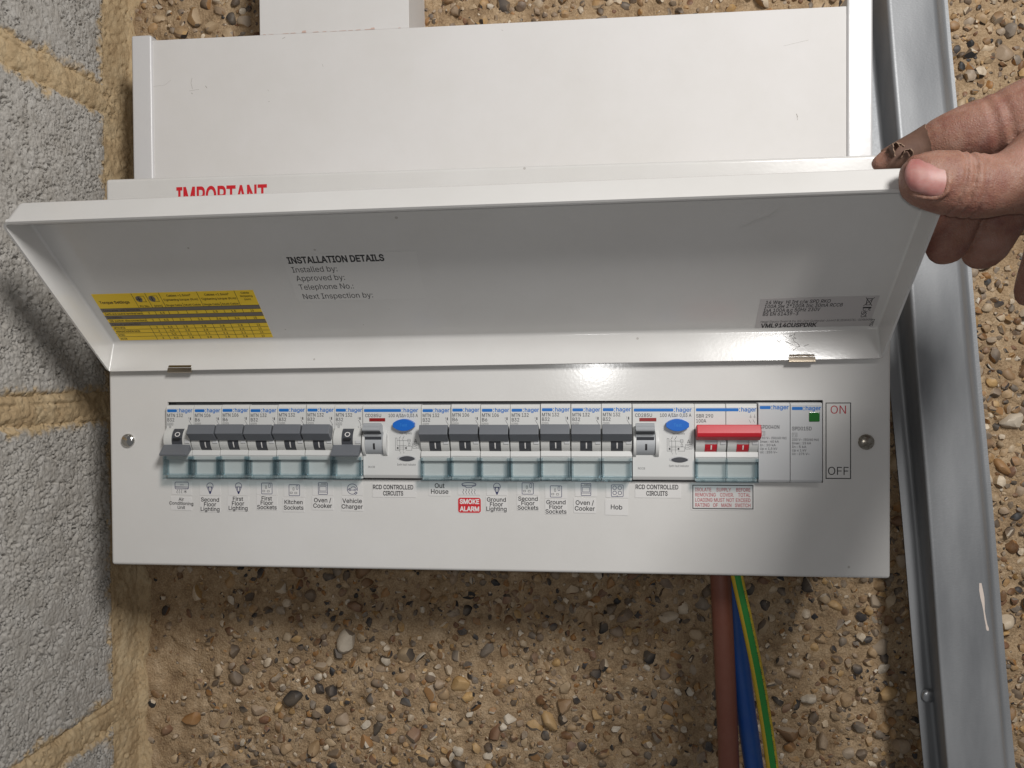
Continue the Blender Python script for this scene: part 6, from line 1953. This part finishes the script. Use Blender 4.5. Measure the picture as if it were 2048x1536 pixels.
TH = -95.0
THUMB = [(1800.5, 352, 8, TH), (1803, 352, 18, TH), (1808, 352, 28, TH), (1818, 354, 39, TH), (1834, 357, 48, TH), (1858, 360, 55, TH), (1885, 364, 58.5, TH), (1901, 366, 60.5, TH), (1907, 367, 54.5, TH), (1913, 368, 60.5, TH), (1920, 369, 60.5, TH), (1926, 369, 54, TH), (1932, 370, 61, TH),
         (1941, 371, 61, TH), (1947, 371, 56, TH), (1953, 372, 60.5, TH), (1975, 373, 58, TH), (2005, 368, 57, TH), (2035, 360, 64, TH), (2075, 348, 82, TH + 4), (2130, 335, 110, TH + 12)]
IY = -62.0
INDEX = [(1744, 332, 6, IY + 4), (1752, 329, 13, IY + 3), (1770, 322, 20, IY + 2), (1800, 311, 25, IY), (1835, 298, 31, IY), (1858, 289, 35, IY - 2), (1872, 284, 41, IY - 3), (1895, 277, 46, IY - 5), (1930, 267, 52, IY - 7), (1965, 258, 55, IY - 9), (1975, 255, 53.5, IY - 9), (1990, 250, 57, IY - 10), (2002, 246, 55.5, IY - 10),
         (2020, 240, 60, IY - 11), (2060, 228, 68, IY - 13), (2130, 215, 85, IY - 14)]
MY = -52.0
MID = [(1880, 528, 8, MY), (1881, 522, 20, MY), (1884, 512, 30, MY), (1890, 496, 37, MY), (1900, 470, 40, MY), (1912, 440, 40, MY - 2), (1926, 405, 41, MY - 6), (1950, 360, 44, MY - 10), (2000, 310, 55, MY - 12), (2080, 280, 70, MY - 14)]
RING = [(1948, 536, 8, MY + 8), (1950, 530, 21, MY + 8), (1955, 518, 33, MY + 8), (1966, 497, 42, MY + 7), (1980, 470, 45, MY + 5), (1997, 440, 46, MY + 2), (2015, 405, 48, MY - 2), (2050, 360, 54, MY - 6), (2110, 320, 70, MY - 10)]
LITT = [(2044, 610, 6, MY + 20), (2047, 602, 16, MY + 20), (2054, 588, 24, MY + 19), (2068, 560, 30, MY + 17), (2085, 520, 34, MY + 14), (2105, 460, 38, MY + 8), (2140, 380, 55, MY)]
PALM = [(2060, 315, 70, -84, 0.5), (2100, 320, 115, -82, 0.5), (2160, 335, 160, -84, 0.42), (2240, 365, 165, -92, 0.42), (2320, 400, 140, -104, 0.5)]
mb = MB()
for L_ in (THUMB, INDEX, MID, RING, LITT, PALM):
    limb(mb, L_)


def thumb_at(px):
    for q0, q1 in zip(THUMB, THUMB[1:]):
        if q0[0] <= px <= q1[0]:
            t = (px - q0[0]) / (q1[0] - q0[0])
            return [a * (1 - t) + b * t for a, b in zip(q0, q1)]
    return THUMB[-1]




def thumb_skin(px, py, lift):
    q = thumb_at(px)
    s_ = max(-0.985, min(0.985, (py - q[1]) / q[2]))
    return at(px, py, q[3] - q[2] * (q[3] - CAM[1]) / FPX * 0.85 * math.sqrt(1 - s_ * s_) - lift)


# the fold of skin around the nail
fold_path = [(1812, 383), (1826, 389), (1845, 394), (1866, 396), (1882, 393), (1893, 384), (1898, 368), (1898, 350), (1893, 332), (1883, 321), (1866, 314), (1846, 313), (1828, 315), (1814, 320)]
fp = [thumb_skin(p[0], p[1], -0.35) for p in fold_path]
nf = 10
vs, fs = [], []
for i, c in enumerate(fp):
    d = (fp[min(i + 1, len(fp) - 1)] - fp[max(i - 1, 0)]).normalized()
    b = Vector((0, 1, 0))
    b = (b - d * b.dot(d)).normalized()
    a = d.cross(b).normalized()
    rr_ = 1.25 if 0 < i < len(fp) - 1 else 0.6
    for j in range(nf):
        t = 2 * math.pi * j / nf
        vs.append(c + a * rr_ * math.cos(t) + b * rr_ * math.sin(t))
for i in range(len(fp) - 1):
    for j in range(nf):
        fs.append((i * nf + j, i * nf + (j + 1) % nf, (i + 1) * nf + (j + 1) % nf, (i + 1) * nf + j))
fs.append(list(range(nf))[::-1])
fs.append([(len(fp) - 1) * nf + j for j in range(nf)])
mb.add(vs, fs, SKIN)


# wrist and forearm, out of the picture on the right, reaching back to the person
def arm(mb, pts, n=28):
    vs, fs = [], []
    for i, (c, ra_, rb_) in enumerate(pts):
        c = Vector(c)
        d = (Vector(pts[min(i + 1, len(pts) - 1)][0]) - Vector(pts[max(i - 1, 0)][0])).normalized()
        b = Vector((0, 0, 1))
        b = (b - d * b.dot(d)).normalized()
        a = d.cross(b).normalized()
        for j in range(n):
            t = 2 * math.pi * j / n
            vs.append(c + a * ra_ * math.cos(t) + b * rb_ * math.sin(t))
    for i in range(len(pts) - 1):
        for j in range(n):
            fs.append((i * n + j, i * n + (j + 1) % n, (i + 1) * n + (j + 1) % n, (i + 1) * n + j))
    fs.append(list(range(n))[::-1])
    fs.append([(len(pts) - 1) * n + j for j in range(n)])
    mb.add(vs, fs, SKIN)


pc = at(2240, 365, -92)
arm(mb, [((pc.x - 14, pc.y + 4, pc.z + 4), 15, 30), ((pc.x, pc.y - 18, pc.z + 1), 24, 32), ((466, -150, 88), 31, 32), ((450, -205, 82), 34, 35), ((462, -300, 78), 37, 38), ((488, -420, 64), 41, 42), ((520, -540, 44), 45, 46)])
me = bpy.data.meshes.new('person')
base = at(1900, 350, -90)
me.from_pydata([((v[0] - base.x) * S, (v[1] - base.y) * S, (v[2] - base.z) * S) for v in mb.v], [], mb.f)
raw = bpy.data.objects.new('hand_raw', me)
COL.objects.link(raw)
md = raw.modifiers.new('remesh', 'REMESH')
md.mode = 'VOXEL'
md.voxel_size = 0.0008
sm = raw.modifiers.new('smooth', 'SMOOTH')
sm.factor = 0.5
sm.iterations = 3
dg = bpy.context.evaluated_depsgraph_get()
hm = bpy.data.meshes.new_from_object(raw.evaluated_get(dg))
bpy.data.objects.remove(raw)
hm.name = 'person'
hm.materials.clear()
hm.materials.append(SKIN)
hm.polygons.foreach_set('use_smooth', [True] * len(hm.polygons))
person = bpy.data.objects.new('person', hm)
COL.objects.link(person)
person.location = (base.x * S, base.y * S, base.z * S)
tag(person, 'bare dusty hand gripping the corner of the open lid between thumb and fingers', 'person')

# thumb nail
NAIL = mat('finger_nail', (0.36, 0.14, 0.125), 0.48, bump=(160, 0.2, 0.3), sss=0.2, var=(75, (0.45, 0.27, 0.235), 1.0))


mb = MB()
nu, nv2 = 18, 16
vs = []
for layer in (0.55, -0.6):
    for i in range(nu + 1):
        uu = i / nu
        for j in range(nv2 + 1):
            w = j / nv2 * 2 - 1
            # rounded free edge on the left, curved cuticle on the right
            px = 1809 + 13 * w * w + (84 - 13 * w * w - 12 * w * w) * uu
            cc = 349.5 + 8 * uu
            hh = (31 + 8.5 * min(1, uu * 1.6)) * (1 - 0.0 * uu)
            py = cc + hh * w * (1 - 0.06 * uu)
            q = thumb_at(px)
            s_ = max(-0.985, min(0.985, (py - q[1]) / q[2]))
            scale = (q[3] - CAM[1]) / FPX
            yy = q[3] - q[2] * scale * 0.85 * math.sqrt(1 - s_ * s_)
            vs.append(at(px, py, yy - layer + (0.45 * (abs(w) ** 4) if layer > 0 else 0)))
k = (nu + 1) * (nv2 + 1)
fs = []
for i in range(nu):
    for j in range(nv2):
        a = i * (nv2 + 1) + j
        fs.append((a, a + 1, a + nv2 + 2, a + nv2 + 1))
        fs.append((k + a, k + a + nv2 + 1, k + a + nv2 + 2, k + a + 1))
for i in range(nu):
    a = i * (nv2 + 1)
    fs.append((a, a + nv2 + 1, k + a + nv2 + 1, k + a))
    a = a + nv2
    fs.append((a + nv2 + 1, a, k + a, k + a + nv2 + 1))
for j in range(nv2):
    fs.append((j + 1, j, k + j, k + j + 1))
    a = nu * (nv2 + 1) + j
    fs.append((a, a + 1, k + a + 1, k + a))
mb.add(vs, fs, NAIL)
mb.build('thumb_nail', person, 60)

# torn plaster on the index finger
PLAST = mat('brown_plaster', (0.12, 0.063, 0.043), 0.65, bump=(260, 0.5, 0.5), var=(90, (0.18, 0.10, 0.068), 0.8))
PEDGE = mat('frayed_plaster_edge', (0.27, 0.18, 0.125), 0.8)
mb = MB()
segs = [(1776, 320, 23, IY + 2), (1800, 311, 28, IY), (1835, 298, 34, IY), (1862, 288, 40, IY - 2.5)]
C = [at(q[0], q[1], q[3]) for q in segs]
n = 26
vs = []
rr = random.Random(9)
jag = [rr.uniform(-2.2, 2.2) for _ in range(n)]
for lay in (0, -0.8):
    for i, c in enumerate(C):
        d = (C[min(i + 1, 3)] - C[max(i - 1, 0)]).normalized()
        b = Vector((0, 1, 0))
        b = (b - d * b.dot(d)).normalized()
        a = d.cross(b).normalized()
        R_ = segs[i][2] * (segs[i][3] - CAM[1]) / FPX + lay
        for j in range(n):
            t = 2 * math.pi * j / n
            off = d * (jag[j] if i == 0 else 0.25 * jag[(j * 3) % n] if i == 3 else 0)
            vs.append(c + off + a * R_ * math.cos(t) + b * R_ * 0.87 * math.sin(t))
k = 4 * n
fs = []
for i in range(3):
    for j in range(n):
        a, b = i * n + j, i * n + (j + 1) % n
        fs.append((a, b, b + n, a + n))
        fs.append((k + a, k + a + n, k + b + n, k + b))
mb.add(vs, fs, PLAST)
ef = []
for i in (0, 3):
    for j in range(n):
        a, b = i * n + j, i * n + (j + 1) % n
        ef.append((a, k + a, k + b, b))
mb.add(vs, ef, PEDGE)
# curled loose flaps
for (pl, w, yy) in ((((1786, 316), (1783, 304), (1781, 291), (1789, 288), (1795, 296)), 2.6, IY - 5), (((1800, 318), (1806, 303), (1818, 300), (1824, 309), (1817, 318)), 1.8, IY - 9), (((1790, 288), (1800, 291), (1806, 297)), 2.0, IY - 4)):
    P = [at(p[0], p[1], yy) for p in pl]
    Q = []
    for i in range(len(P) - 1):
        for t in (0, 0.25, 0.5, 0.75):
            Q.append(P[i] * (1 - t) + P[i + 1] * t)
    Q.append(P[-1])
    v2 = []
    for i, p in enumerate(Q):
        wob = 0.5 * math.sin(i * 1.7)
        v2 += [p + Vector((0, -w + wob, 0.3 * wob)), p + Vector((0, w, 0)), p + Vector((0.35, w, 0.35)), p + Vector((0.35, -w + wob, 0.35 + 0.3 * wob))]
    f2, f3 = [], []
    for i in range(len(Q) - 1):
        a = 4 * i
        f2 += [(a, a + 4, a + 5, a + 1), (a + 2, a + 6, a + 7, a + 3)]
        f3 += [(a + 3, a + 7, a + 4, a), (a + 1, a + 5, a + 6, a + 2)]
    mb.add(v2, f2, PLAST)
    mb.add(v2, f3, PEDGE)
mb.build('torn_plaster', person, 50)
